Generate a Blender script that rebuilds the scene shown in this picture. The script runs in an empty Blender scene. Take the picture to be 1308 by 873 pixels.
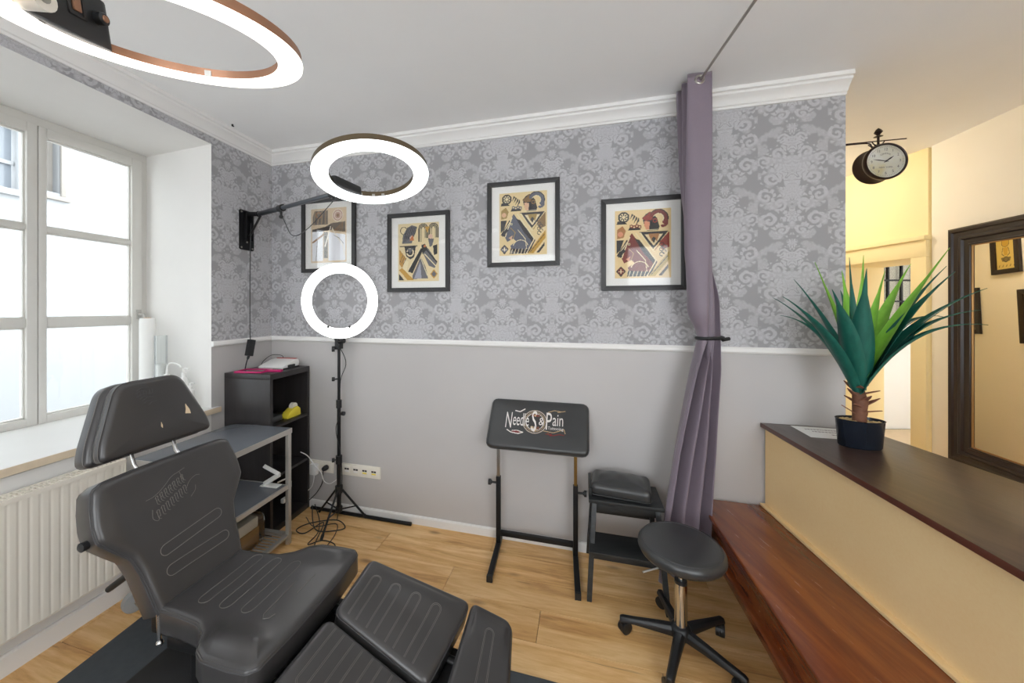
import bpy, bmesh, math, random
import numpy as np
from mathutils import Vector, Matrix

random.seed(7)
scene = bpy.context.scene
col = scene.collection

# ------------------------------------------------------------------ camera, world, exposure
FPX, PX, PY = 465.0, 620.0, 394.0          # focal length and principal point in pixels of 1308x873
cam = bpy.data.cameras.new('camera')
cam.sensor_fit = 'HORIZONTAL'
cam.sensor_width = 36.0
cam.lens = 36.0 * FPX / 1308.0
cam.shift_x = (654.0 - PX) / 1308.0
cam.shift_y = -(436.5 - PY) / 1308.0
cam.clip_start = 0.02
cam_ob = bpy.data.objects.new('camera', cam)
cam_ob.location = (0, 0, 1.6)
cam_ob.rotation_euler = (math.pi / 2, 0, 0)
col.objects.link(cam_ob)
scene.camera = cam_ob

world = bpy.data.worlds.new('world')
scene.world = world
world.use_nodes = True
world.node_tree.nodes['Background'].inputs[0].default_value = (0.93, 0.97, 1.0, 1)
world.node_tree.nodes['Background'].inputs[1].default_value = 2.2

scene.view_settings.view_transform = 'Standard'
scene.view_settings.look = 'None'
scene.view_settings.gamma = 1.0
scene.view_settings.use_curve_mapping = False
scene.view_settings.exposure = 1.52
scene.cycles.use_denoising = True
scene.cycles.max_bounces = 10
scene.cycles.diffuse_bounces = 6
scene.cycles.transparent_max_bounces = 16
scene.cycles.sample_clamp_indirect = 6.0

# ------------------------------------------------------------------ helpers: materials
def lin(c):
    c = c / 255.0
    return c / 12.92 if c <= 0.04045 else ((c + 0.055) / 1.055) ** 2.4

def rgb(r, g, b):
    return (lin(r), lin(g), lin(b), 1.0)

class NT:
    """small node-tree writer"""
    def __init__(s, name):
        s.m = bpy.data.materials.new(name)
        s.m.use_nodes = True
        s.t = s.m.node_tree
        s.t.nodes.clear()
        s.out = s.t.nodes.new('ShaderNodeOutputMaterial')
        s.b = s.t.nodes.new('ShaderNodeBsdfPrincipled')
        s.t.links.new(s.b.outputs[0], s.out.inputs[0])
    def n(s, kind, **kw):
        nd = s.t.nodes.new(kind)
        for k, v in kw.items():
            setattr(nd, k, v)
        return nd
    def put(s, sock, v):
        if hasattr(v, 'links'):
            s.t.links.new(v, sock)
        else:
            sock.default_value = v
    def mt(s, op, a, b=None, c=None):
        nd = s.n('ShaderNodeMath', operation=op)
        for i, v in enumerate((a, b, c)):
            if v is not None:
                s.put(nd.inputs[i], v)
        return nd.outputs[0]
    def mix(s, f, a, b):
        nd = s.n('ShaderNodeMix', data_type='RGBA')
        s.put(nd.inputs[0], f); s.put(nd.inputs[6], a); s.put(nd.inputs[7], b)
        return nd.outputs[2]
    def noise(s, vec, scale, detail=3, rough=0.55, dist=0.0):
        nd = s.n('ShaderNodeTexNoise')
        s.put(nd.inputs['Vector'], vec)
        nd.inputs['Scale'].default_value = scale
        nd.inputs['Detail'].default_value = detail
        nd.inputs['Roughness'].default_value = rough
        nd.inputs['Distortion'].default_value = dist
        return nd.outputs[0]
    def ramp(s, f, stops):
        nd = s.n('ShaderNodeValToRGB')
        while len(nd.color_ramp.elements) < len(stops):
            nd.color_ramp.elements.new(0.5)
        for e, (p, c) in zip(nd.color_ramp.elements, stops):
            e.position = p; e.color = c
        s.put(nd.inputs[0], f)
        return nd.outputs[0]
    def obj(s):
        return s.n('ShaderNodeTexCoord').outputs['Object']
    def scaled(s, vec, sc, loc=(0, 0, 0)):
        nd = s.n('ShaderNodeMapping')
        s.put(nd.inputs[0], vec)
        s.put(nd.inputs[1], loc)
        nd.inputs[3].default_value = sc
        return nd.outputs[0]
    def bump(s, h, strength=0.2, dist=0.002):
        nd = s.n('ShaderNodeBump')
        nd.inputs['Strength'].default_value = strength
        nd.inputs['Distance'].default_value = dist
        s.put(nd.inputs['Height'], h)
        s.t.links.new(nd.outputs[0], s.b.inputs['Normal'])
    def set(s, **kw):
        for k, v in kw.items():
            s.put(s.b.inputs[k.replace('_', ' ')], v)

def simple(name, c, rough=0.5, metal=0.0, var=0.06, scale=8.0, bump=0.0, bscale=200.0, spec=0.5):
    m = NT(name)
    v = m.obj()
    f = m.noise(v, scale, 4)
    dark = tuple(x * (1 - var * 2) for x in c[:3]) + (1,)
    lite = tuple(min(1, x * (1 + var * 2)) for x in c[:3]) + (1,)
    m.set(Base_Color=m.mix(f, dark, lite), Roughness=rough, Metallic=metal)
    m.b.inputs['Specular IOR Level'].default_value = spec
    if bump > 0:
        m.bump(m.noise(v, bscale, 3), bump, 0.001)
    return m.m

def emitter(name, c, strength, cells=0.0):
    m = NT(name)
    m.set(Base_Color=(0.8, 0.8, 0.8, 1), Roughness=0.4)
    if cells:
        vo = m.n('ShaderNodeTexVoronoi'); vo.inputs['Scale'].default_value = cells
        m.put(vo.inputs['Vector'], m.obj())
        m.put(m.b.inputs['Emission Color'], m.mix(m.mt('MULTIPLY', vo.outputs['Distance'], 0.5), c, tuple(x * .55 for x in c[:3]) + (1,)))
    else:
        m.b.inputs['Emission Color'].default_value = c
    m.b.inputs['Emission Strength'].default_value = strength
    return m.m

def glass_mat(name, tint=(1, 1, 1, 1), refl=1.0):
    m = NT(name)
    tr = m.n('ShaderNodeBsdfTransparent'); tr.inputs[0].default_value = tint
    gl = m.n('ShaderNodeBsdfGlossy'); gl.inputs['Roughness'].default_value = 0.02
    fr = m.n('ShaderNodeFresnel'); fr.inputs[0].default_value = 1.45
    mx = m.n('ShaderNodeMixShader')
    m.put(mx.inputs[0], m.mt('MULTIPLY', fr.outputs[0], refl))
    m.t.links.new(tr.outputs[0], mx.inputs[1]); m.t.links.new(gl.outputs[0], mx.inputs[2])
    m.t.links.new(mx.outputs[0], m.out.inputs[0])
    return m.m

def vcol_mat(name, rough=0.6):
    m = NT(name)
    a = m.n('ShaderNodeVertexColor', layer_name='Col')
    m.set(Base_Color=a.outputs[0], Roughness=rough)
    return m.m

def damask_mat():
    """grey wallpaper with a pale half-drop damask of mirrored scrolls, in metres of the wall's UV"""
    m = NT('damask_wallpaper')
    uv = m.n('ShaderNodeUVMap', uv_map='UVMap').outputs[0]
    sp = m.n('ShaderNodeSeparateXYZ'); m.put(sp.inputs[0], uv)
    u, v = m.mt('MULTIPLY', sp.outputs[0], 0.85), m.mt('MULTIPLY', sp.outputs[1], 0.93)
    HW, PV = 0.29, 0.62
    u0 = m.mt('PINGPONG', m.mt('ADD', u, 10 * HW + 0.06), HW)
    side = m.mt('GREATER_THAN', u0, HW / 2)
    a = m.mt('SUBTRACT', HW / 2, m.mt('ABSOLUTE', m.mt('SUBTRACT', u0, HW / 2)))
    q = m.mt('WRAP', m.mt('ADD', v, m.mt('MULTIPLY', side, PV / 2)), -PV / 2, PV / 2)
    cb = m.n('ShaderNodeCombineXYZ')
    m.put(cb.inputs[0], a); m.put(cb.inputs[1], q); m.put(cb.inputs[2], 0.37)
    fold = cb.outputs[0]
    # gently warp so that nothing is a perfect arc
    wn = m.noise(fold, 16, 2)
    a2 = m.mt('ADD', a, m.mt('MULTIPLY', m.mt('SUBTRACT', wn, 0.5), 0.03))
    q0 = q
    q = m.mt('ADD', q0, m.mt('MULTIPLY', m.mt('SUBTRACT', m.noise(fold, 23, 2), 0.5), 0.03))
    def sstep(x, lo, hi):
        nd = m.n('ShaderNodeMapRange', interpolation_type='SMOOTHSTEP')
        m.put(nd.inputs[0], x)
        nd.inputs[1].default_value = lo; nd.inputs[2].default_value = hi
        return nd.outputs[0]
    def scroll(cx, cy, R, sg, ph):
        dx = m.mt('SUBTRACT', a2, cx); dy = m.mt('SUBTRACT', q, cy)
        d = m.mt('SQRT', m.mt('ADD', m.mt('MULTIPLY', dx, dx), m.mt('MULTIPLY', dy, dy)))
        th = m.mt('ARCTAN2', dy, dx)
        turns = m.mt('ADD', m.mt('MULTIPLY', th, sg / (2 * math.pi)), m.mt('ADD', m.mt('MULTIPLY', d, 1.7 / R), ph))
        w = m.mt('ABSOLUTE', m.mt('SUBTRACT', m.mt('FRACT', turns), 0.5))
        body = sstep(w, 0.36, 0.20)
        frill = m.mt('ADD', R, m.mt('MULTIPLY', m.mt('SINE', m.mt('MULTIPLY', th, 9.0)), R * 0.20))
        edge = sstep(m.mt('SUBTRACT', frill, d), 0.0, 0.008)
        return m.mt('MULTIPLY', body, edge)
    def fan(cx, cy, R, k):
        dx = m.mt('SUBTRACT', a2, cx); dy = m.mt('SUBTRACT', q, cy)
        d = m.mt('SQRT', m.mt('ADD', m.mt('MULTIPLY', dx, dx), m.mt('MULTIPLY', dy, dy)))
        th = m.mt('ARCTAN2', dy, dx)
        lobes = m.mt('ABSOLUTE', m.mt('SINE', m.mt('MULTIPLY', th, k)))
        rad = m.mt('MULTIPLY', R, m.mt('ADD', 0.62, m.mt('MULTIPLY', lobes, 0.38)))
        outer = sstep(m.mt('SUBTRACT', rad, d), 0.0, 0.006)
        rings = sstep(m.mt('ABSOLUTE', m.mt('SINE', m.mt('ADD', m.mt('MULTIPLY', d, 150.0), m.mt('MULTIPLY', lobes, 3.0)))), 0.15, 0.55)
        return m.mt('MULTIPLY', outer, rings)
    pats = [scroll(0.095, -0.205, 0.052, 1, 0.2), scroll(0.052, -0.120, 0.048, -1, 0.1),
            scroll(0.112, -0.075, 0.046, -1, 0.55), scroll(0.085, 0.025, 0.050, 1, 0.7),
            scroll(0.118, 0.115, 0.040, 1, 0.3), scroll(0.062, 0.150, 0.045, -1, 0.8),
            scroll(0.030, 0.235, 0.036, 1, 0.4), scroll(0.040, -0.262, 0.040, 1, 0.0),
            fan(0.0, 0.055, 0.085, 3.5), fan(0.0, -0.055, 0.062, 4.5), fan(0.0, 0.200, 0.055, 3.0),
            fan(0.0, -0.185, 0.050, 3.0), fan(0.0, 0.285, 0.030, 2.5)]
    s = pats[0]
    for p in pats[1:]:
        s = m.mt('MAXIMUM', s, p)
    # lacy veins inside the ornament
    ln = m.noise(fold, 60, 3, 0.6, 1.6)
    veins = sstep(m.mt('ABSOLUTE', m.mt('SINE', m.mt('MULTIPLY', ln, 38.0))), 0.2, 0.8)
    orn = m.mt('MULTIPLY', s, m.mt('ADD', 0.22, m.mt('MULTIPLY', veins, 0.78)))
    env = sstep(m.mt('ADD', m.noise(fold, 13, 2), m.mt('MULTIPLY', s, 0.18)), 0.49, 0.58)
    lace = m.mt('MULTIPLY', m.mt('MULTIPLY', env, veins), 0.75)
    orn = m.mt('MAXIMUM', orn, lace)
    linen = m.noise(m.scaled(uv, (260, 60, 1)), 4, 2)
    base = m.mix(linen, rgb(148, 147, 149), rgb(161, 160, 162))
    m.set(Base_Color=m.mix(m.mt('MULTIPLY', orn, 0.95), base, rgb(198, 198, 202)), Roughness=0.62)
    m.bump(orn, 0.15, 0.001)
    return m.m

def wood_mat(name, c1, c2, c3, rough=0.4, axis='x', grain=1.0, knots=True, bands=None, coat=0.0):
    m = NT(name)
    v = m.obj()
    oi = m.n('ShaderNodeObjectInfo').outputs['Random']
    cb = m.n('ShaderNodeCombineXYZ')
    m.put(cb.inputs[0], m.mt('MULTIPLY', oi, 37.0)); m.put(cb.inputs[1], m.mt('MULTIPLY', oi, 19.0)); m.put(cb.inputs[2], m.mt('MULTIPLY', oi, 7.0))
    sc = {'x': (0.9, 9, 9), 'y': (9, 0.9, 9), 'z': (9, 9, 0.9)}[axis]
    mp = m.scaled(v, tuple(x * grain for x in sc), cb.outputs[0])
    g1 = m.noise(mp, 1.6, 5, 0.6, 0.9)
    g2 = m.noise(mp, 9.0, 4, 0.7, 0.3)
    f = m.mt('ADD', m.mt('MULTIPLY', g1, 0.75), m.mt('MULTIPLY', g2, 0.25))
    c = m.ramp(f, [(0.28, c3), (0.46, c1), (0.62, c2)])
    if knots:
        vo = m.n('ShaderNodeTexVoronoi'); vo.inputs['Scale'].default_value = 1.0
        sk = {'x': (2.3, 6, 6), 'y': (6, 2.3, 6), 'z': (6, 6, 2.3)}[axis]
        m.put(vo.inputs['Vector'], m.scaled(v, sk, cb.outputs[0]))
        k = m.n('ShaderNodeMapRange', interpolation_type='SMOOTHSTEP')
        m.put(k.inputs[0], vo.outputs['Distance']); k.inputs[1].default_value = 0.16; k.inputs[2].default_value = 0.03
        c = m.mix(m.mt('MULTIPLY', k.outputs[0], 0.75), c, tuple(x * 0.45 for x in c3[:3]) + (1,))
        cr = m.noise(m.scaled(v, tuple(x * grain for x in {'x': (1.1, 16, 16), 'y': (16, 1.1, 16), 'z': (16, 16, 1.1)}[axis]), cb.outputs[0]), 2.2, 3, 0.6, 0.4)
        kk = m.n('ShaderNodeMapRange', interpolation_type='SMOOTHSTEP')
        m.put(kk.inputs[0], cr); kk.inputs[1].default_value = 0.66; kk.inputs[2].default_value = 0.74
        c = m.mix(m.mt('MULTIPLY', kk.outputs[0], 0.45), c, tuple(x * 0.55 for x in c3[:3]) + (1,))
    if bands is not None:
        c = m.mix(m.mt('MULTIPLY', oi, bands), c, tuple(x * 0.72 for x in c1[:3]) + (1,))
    m.set(Base_Color=c, Roughness=m.mt('ADD', rough - 0.06, m.mt('MULTIPLY', g2, 0.14)))
    if coat:
        m.b.inputs['Coat Weight'].default_value = coat; m.b.inputs['Coat Roughness'].default_value = 0.15
    m.bump(g2, 0.12, 0.001)
    return m.m

def leather_mat(name, c, rough=0.36):
    m = NT(name)
    v = m.obj()
    n = m.noise(v, 4, 2)
    m.set(Base_Color=m.mix(n, tuple(x * .8 for x in c[:3]) + (1,), tuple(x * 1.25 for x in c[:3]) + (1,)),
          Roughness=m.mt('ADD', rough - 0.05, m.mt('MULTIPLY', n, 0.12)))
    m.b.inputs['Coat Weight'].default_value = 0.2; m.b.inputs['Coat Roughness'].default_value = 0.3
    return m.m

def fabric_mat(name, c):
    m = NT(name)
    v = m.obj()
    w = m.noise(m.scaled(v, (700, 700, 90)), 1, 2)
    n = m.noise(v, 6, 3)
    f = m.mt('ADD', m.mt('MULTIPLY', w, 0.5), m.mt('MULTIPLY', n, 0.5))
    m.set(Base_Color=m.mix(f, tuple(x * .82 for x in c[:3]) + (1,), tuple(x * 1.15 for x in c[:3]) + (1,)), Roughness=0.55)
    m.b.inputs['Sheen Weight'].default_value = 0.35
    m.b.inputs['Sheen Roughness'].default_value = 0.4
    m.bump(n, 0.15, 0.004)
    return m.m

M = {}
M['wallpaper'] = damask_mat()
M['grey_paint'] = simple('grey_wall_paint', rgb(190, 187, 186), 0.5, var=0.02, scale=2.0, bump=0.04, bscale=90)
M['white_paint'] = simple('white_paint', rgb(236, 235, 233), 0.45, var=0.01, scale=3)
M['reveal'] = simple('white_reveal_plaster', rgb(228, 226, 223), 0.7, var=0.015, scale=4, bump=0.05, bscale=60)
M['ceiling'] = simple('ceiling_paint', rgb(246, 246, 246), 0.8, var=0.012, scale=3)
M['cream'] = simple('cream_hall_paint', rgb(244, 238, 225), 0.7, var=0.015, scale=3, bump=0.04, bscale=60)
M['yellow_cream'] = simple('warm_cream_paint', rgb(246, 228, 176), 0.6, var=0.015, scale=3)
M['window_white'] = simple('window_lacquer', rgb(212, 210, 205), 0.4, var=0.02, scale=6)
M['glass'] = glass_mat('window_glass', (0.97, 0.985, 0.98, 1), 0.6)
M['pic_glass'] = glass_mat('picture_glass', (1, 1, 1, 1), 0.75)
M['oak'] = wood_mat('oak_laminate', rgb(220, 172, 110), rgb(244, 206, 150), rgb(168, 112, 60), 0.34, 'x', 1.0, True, 0.30)
M['subfloor'] = simple('dark_joint', rgb(92, 66, 40), 0.8)
M['mahogany'] = wood_mat('mahogany_bench', rgb(118, 58, 28), rgb(146, 80, 38), rgb(84, 38, 20), 0.24, 'y', 0.6, False, None, 0.25)
M['dark_top'] = wood_mat('dark_counter_top', rgb(66, 48, 40), rgb(80, 60, 50), rgb(52, 37, 31), 0.3, 'y', 1.2, False)
M['edge_brown'] = simple('counter_edge_brown', rgb(92, 48, 34), 0.35)
M['mdf'] = None
M['sill_edge'] = simple('sill_wood_edge', rgb(222, 204, 178), 0.5, var=0.06, scale=20)
M['black_wood'] = wood_mat('black_brown_veneer', rgb(46, 43, 44), rgb(52, 49, 50), rgb(40, 37, 38), 0.34, 'z', 1.2, False)
M['black_stain'] = wood_mat('black_stained_wood', rgb(36, 38, 39), rgb(48, 50, 51), rgb(24, 25, 26), 0.42, 'x', 2.0, False)
M['black_metal'] = simple('black_powder_coat', rgb(30, 30, 32), 0.38, 0.4, 0.08)
M['black_plastic'] = simple('black_plastic', rgb(32, 33, 35), 0.4, 0.0, 0.08)
M['grey_plastic'] = simple('grey_plastic', rgb(150, 152, 152), 0.5)
M['chrome'] = simple('chrome', rgb(215, 215, 215), 0.14, 1.0, 0.01)
M['steel'] = simple('brushed_steel', rgb(176, 172, 165), 0.35, 1.0, 0.04)
M['silver'] = simple('silver_painted_steel', rgb(188, 186, 182), 0.4, 0.5, 0.03)
M['gunmetal'] = simple('gunmetal_tube', rgb(92, 96, 102), 0.32, 0.8, 0.05)
M['brass'] = simple('brushed_brass', rgb(150, 120, 70), 0.35, 0.9, 0.05)
M['copper'] = simple('copper_ring_side', rgb(170, 126, 100), 0.4, 0.6, 0.05)
M['bronze'] = simple('bronze_ring_side', rgb(118, 104, 84), 0.34, 0.85, 0.06)
M['leather'] = leather_mat('black_leather', rgb(60, 58, 58), 0.30)
M['leather_dull'] = leather_mat('worn_black_leather', rgb(52, 53, 54), 0.34)
M['thread'] = simple('grey_thread', rgb(112, 108, 104), 0.6)
M['dark_thread'] = simple('dark_thread', rgb(70, 70, 72), 0.6)
M['foam'] = simple('torn_foam', rgb(222, 200, 168), 0.9)
M['mat_grey'] = simple('mat_dark_grey', rgb(70, 75, 80), 0.75, var=0.10, scale=30, bump=0.3, bscale=400)
M['desk_top'] = simple('desk_grey_top', rgb(112, 116, 123), 0.24, var=0.03, scale=4)
M['curtain'] = fabric_mat('mauve_satin', rgb(126, 114, 126))
M['white_plastic'] = simple('white_plastic', rgb(236, 236, 234), 0.35, var=0.01)
M['cream_plastic'] = simple('cream_plastic', rgb(238, 233, 222), 0.4, var=0.01)
M['paper'] = simple('white_paper', rgb(240, 240, 238), 0.8, var=0.01)
M['clear_plastic'] = glass_mat('clear_plastic', (0.95, 0.96, 0.96, 1), 0.5)
M['pink'] = simple('magenta_plastic', rgb(200, 30, 110), 0.35)
M['red'] = simple('red_plastic', rgb(170, 40, 40), 0.4)
M['yellow'] = simple('yellow_plastic', rgb(240, 220, 70), 0.4)
M['screen'] = simple('dark_glass_screen', rgb(60, 50, 55), 0.1)
M['mount'] = simple('picture_mount', rgb(240, 238, 234), 0.7, var=0.005)
M['frame_black'] = simple('picture_frame_black', rgb(46, 45, 46), 0.42, var=0.05)
M['mirror'] = simple('mirror_silver', rgb(240, 238, 232), 0.01, 1.0, 0.0)
M['mirror_frame'] = simple('mirror_frame_dark', rgb(36, 28, 30), 0.28, 0.0, 0.1)
M['clock_black'] = simple('clock_case', rgb(40, 26, 26), 0.3, 0.3, 0.1)
M['ink'] = simple('black_ink', rgb(45, 42, 42), 0.6)
M['ink_soft'] = simple('faded_ink', rgb(130, 118, 110), 0.7)
M['lilac_ink'] = simple('grey_ink', rgb(150, 138, 145), 0.7)
M['gold_line'] = simple('gold_line', rgb(170, 130, 80), 0.4, 0.5)
M['leaf_dark'] = None
M['pot'] = simple('navy_black_pot', rgb(26, 32, 42), 0.25)
M['pebble'] = simple('pot_pebbles', rgb(205, 180, 130), 0.8, var=0.25, scale=60)
M['trunk'] = simple('palm_trunk', rgb(112, 72, 52), 0.7, var=0.25, scale=40, bump=0.4, bscale=80)
M['husk'] = simple('dry_husk', rgb(128, 82, 62), 0.8, var=0.2, scale=40)
M['stucco'] = simple('facade_stucco', rgb(150, 152, 155), 0.9, var=0.015, scale=2, bump=0.2, bscale=40)
M['stucco_trim'] = simple('facade_surround', rgb(136, 131, 126), 0.9)
M['dark_window'] = simple('facade_window_glass', rgb(120, 126, 134), 0.1)
M['tile'] = simple('entry_floor_tile', rgb(214, 190, 156), 0.4)
M['vcol'] = vcol_mat('printed_paper', 0.55)
M['vcol_logo'] = vcol_mat('embroidered_logo', 0.7)
M['radiator'] = simple('radiator_enamel', rgb(240, 233, 220), 0.35, var=0.01)
M['bag'] = glass_mat('clear_bag', (0.80, 0.78, 0.72, 1), 1.6)
M['cardboard'] = simple('kraft_paper', rgb(196, 160, 112), 0.8)
M['emit_cool'] = emitter('ring_diffuser_cool', (0.93, 0.98, 1.0, 1), 1.5, 90)
M['emit_warm'] = emitter('ring_diffuser_warm', (1.0, 0.93, 0.84, 1), 1.5, 90)
M['emit_white'] = emitter('ring_diffuser_white', (1.0, 0.99, 0.97, 1), 1.6)
M['emit_hall'] = emitter('hall_lamp_glass', (1.0, 0.90, 0.73, 1), 13.0)

def mdf_mat():
    m = NT('mdf_board')
    v = m.obj()
    n1 = m.noise(v, 5, 4); n2 = m.noise(v, 90, 3, 0.7)
    f = m.mt('ADD', m.mt('MULTIPLY', n1, 0.5), m.mt('MULTIPLY', n2, 0.5))
    m.set(Base_Color=m.mix(f, rgb(244, 206, 144), rgb(255, 230, 178)), Roughness=0.6)
    m.bump(n2, 0.05, 0.001)
    return m.m
M['mdf'] = mdf_mat()

def leaf_mat(name, c, tipc):
    m = NT(name)
    v = m.obj()
    f = m.noise(m.scaled(v, (30, 30, 5)), 1.5, 3)
    m.set(Base_Color=m.mix(f, c, tipc), Roughness=0.38)
    m.b.inputs['Specular IOR Level'].default_value = 0.4
    return m.m
M['leaf_dark'] = leaf_mat('leaf_teal_green', rgb(16, 72, 64), rgb(40, 112, 96))
M['leaf_light'] = leaf_mat('leaf_bright_green', rgb(104, 168, 44), rgb(150, 204, 84))

# ------------------------------------------------------------------ helpers: frames and meshes
class Fr:
    """a local frame: P(u,v,w) = o + u*U + v*V + w*W"""
    def __init__(s, o, U, V, W=None):
        s.o = np.array(o, float); s.U = np.array(U, float); s.V = np.array(V, float)
        s.W = np.cross(s.U, s.V) if W is None else np.array(W, float)
    def __call__(s, u, v, w=0.0):
        return s.o + s.U * u + s.V * v + s.W * w
    def at(s, u, v, w=0.0):
        return Fr(s(u, v, w), s.U, s.V, s.W)

WORLD = Fr((0, 0, 0), (1, 0, 0), (0, 1, 0), (0, 0, 1))
ROOT = {}

def unit(v):
    v = np.array(v, float)
    return v / np.linalg.norm(v)

def shade(me, smooth, angle):
    if smooth:
        me.polygons.foreach_set('use_smooth', [True] * len(me.polygons))
        me.set_sharp_from_angle(angle=math.radians(angle))

class MB:
    def __init__(s):
        s.v = []; s.f = []; s.mi = []; s.uv = {}
    def add(s, vs, fs, mi=0):
        k = len(s.v)
        s.v.extend([tuple(float(c) for c in p) for p in vs])
        for f in fs:
            s.f.append([k + i for i in f]); s.mi.append(mi)
        return s
    def box(s, fr, x, y, z, mi=0):
        vs = [fr(a, b, c) for c in z for b in y for a in x]
        return s.add(vs, [(0, 2, 3, 1), (4, 5, 7, 6), (0, 1, 5, 4), (2, 6, 7, 3), (0, 4, 6, 2), (1, 3, 7, 5)], mi)
    def prism(s, fr, poly, z0, z1, mi=0, mtop=None):
        n = len(poly)
        vs = [fr(a, b, z0) for a, b in poly] + [fr(a, b, z1) for a, b in poly]
        s.add(vs, [tuple(range(n))[::-1], tuple(range(n, 2 * n))] + [(i, (i + 1) % n, n + (i + 1) % n, n + i) for i in range(n)], mi)
        if mtop is not None:
            s.mi[-n - 1] = mtop
        return s
    def tube(s, pts, r, seg=8, closed=False, mi=0):
        pts = [np.array(p, float) for p in pts]
        n = len(pts)
        rr = [r] * n if np.isscalar(r) else list(r)
        T = []
        for i in range(n):
            a = pts[(i - 1) % n] if (closed or i > 0) else pts[i]
            b = pts[(i + 1) % n] if (closed or i < n - 1) else pts[i]
            d = b - a
            T.append(d / (np.linalg.norm(d) + 1e-12))
        ref = np.array([0, 0, 1.0]) if abs(T[0][2]) < 0.9 else np.array([1.0, 0, 0])
        N = np.cross(T[0], ref); N /= np.linalg.norm(N)
        vs = []
        for i in range(n):
            N = N - T[i] * (N @ T[i]); N /= np.linalg.norm(N) + 1e-12
            B = np.cross(T[i], N)
            for k in range(seg):
                a = 2 * math.pi * k / seg
                vs.append(pts[i] + rr[i] * (math.cos(a) * N + math.sin(a) * B))
        fs = []
        for i in range(n if closed else n - 1):
            j = (i + 1) % n
            for k in range(seg):
                l = (k + 1) % seg
                fs.append((i * seg + k, i * seg + l, j * seg + l, j * seg + k))
        if not closed:
            fs += [tuple(range(seg))[::-1], tuple(range((n - 1) * seg, n * seg))]
        return s.add(vs, fs, mi)
    def lathe(s, fr, prof, seg=24, mi=0, sx=1.0, sy=1.0):
        vs = []; n = len(prof)
        for r, z in prof:
            for k in range(seg):
                a = 2 * math.pi * k / seg
                vs.append(fr(r * sx * math.cos(a), r * sy * math.sin(a), z))
        fs = []
        for i in range(n - 1):
            for k in range(seg):
                l = (k + 1) % seg
                fs.append((i * seg + k, i * seg + l, (i + 1) * seg + l, (i + 1) * seg + k))
        fs += [tuple(range(seg))[::-1], tuple(range((n - 1) * seg, n * seg))]
        return s.add(vs, fs, mi)
    def ball(s, c, r, seg=12, rings=8, mi=0):
        r = (r, r, r) if np.isscalar(r) else r
        prof = [(max(1e-4, math.sin(math.pi * i / rings)), -math.cos(math.pi * i / rings)) for i in range(rings + 1)]
        f = Fr(c, (r[0], 0, 0), (0, r[1], 0), (0, 0, r[2]))
        return s.lathe(f, prof, seg, mi)
    def grid(s, fn, nu, nv, mi=0, closed_u=False):
        vs = [fn(i / (nu if closed_u else nu - 1), j / (nv - 1)) for j in range(nv) for i in range(nu)]
        fs = []
        for j in range(nv - 1):
            for i in range(nu if closed_u else nu - 1):
                k = (i + 1) % nu
                fs.append((j * nu + i, j * nu + k, (j + 1) * nu + k, (j + 1) * nu + i))
        return s.add(vs, fs, mi)
    def build(s, name, mats, parent=None, smooth=False, angle=40, bevel=0.0, bseg=2, loc=None, normals=True, uvfn=None):
        if not isinstance(mats, (list, tuple)):
            mats = [mats]
        if parent is not None:
            Mi = ROOT[parent.name].inverted()
            base = ROOT[parent.name]
        else:
            if loc is None:
                a = np.array(s.v); loc = ((a[:, 0].min() + a[:, 0].max()) / 2, (a[:, 1].min() + a[:, 1].max()) / 2, a[:, 2].min())
            base = Matrix.Translation(loc); Mi = base.inverted()
        me = bpy.data.meshes.new(name)
        me.from_pydata([Mi @ Vector(p) for p in s.v], [], s.f)
        for m in mats:
            me.materials.append(m)
        me.polygons.foreach_set('material_index', s.mi)
        if normals or bevel:
            bm = bmesh.new(); bm.from_mesh(me)
            if normals:
                bmesh.ops.recalc_face_normals(bm, faces=bm.faces)
            if bevel:
                ed = [e for e in bm.edges if len(e.link_faces) == 2 and e.calc_face_angle(0) > math.radians(35)]
                bmesh.ops.bevel(bm, geom=ed, offset=bevel, segments=bseg, profile=0.6, affect='EDGES', clamp_overlap=True)
            bm.to_mesh(me); bm.free()
        if uvfn:
            uvl = me.uv_layers.new(name='UVMap')
            for p in me.polygons:
                for li in p.loop_indices:
                    uvl.data[li].uv = uvfn(base @ me.vertices[me.loops[li].vertex_index].co)
        shade(me, smooth or bevel > 0, angle)
        ob = bpy.data.objects.new(name, me)
        col.objects.link(ob)
        if parent is not None:
            ob.parent = parent
            ROOT[ob.name] = ROOT[parent.name]
        else:
            ob.location = loc
            ROOT[ob.name] = base
        return ob

def tag(o, label, cat, group=None):
    o['label'] = label; o['category'] = cat
    if group:
        o['group'] = group
    return o

def thing(name, label, cat, loc, group=None):
    o = bpy.data.objects.new(name, None)
    o.empty_display_size = 0.05
    col.objects.link(o)
    o.location = loc
    ROOT[o.name] = Matrix.Translation(loc)
    return tag(o, label, cat, group)

def struct(o):
    o['kind'] = 'structure'
    return o

def copy_thing(o, loc, label):
    """copy of a thing with its parts and sub-parts; shares mesh data"""
    r = o.copy(); col.objects.link(r); r.location = loc; r['label'] = label
    for ch in o.children:
        c = ch.copy(); col.objects.link(c); c.parent = r
        for g in ch.children:
            d = g.copy(); col.objects.link(d); d.parent = c
    return r

def spline(pts, n=8):
    """Catmull-Rom through the points"""
    P = [np.array(p, float) for p in pts]
    P = [2 * P[0] - P[1]] + P + [2 * P[-1] - P[-2]]
    out = []
    for i in range(1, len(P) - 2):
        for k in range(n):
            t = k / n
            a, b, c, d = P[i - 1], P[i], P[i + 1], P[i + 2]
            out.append(0.5 * ((2 * b) + (-a + c) * t + (2 * a - 5 * b + 4 * c - d) * t * t + (-a + 3 * b - 3 * c + d) * t ** 3))
    out.append(P[-2])
    return out

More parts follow.
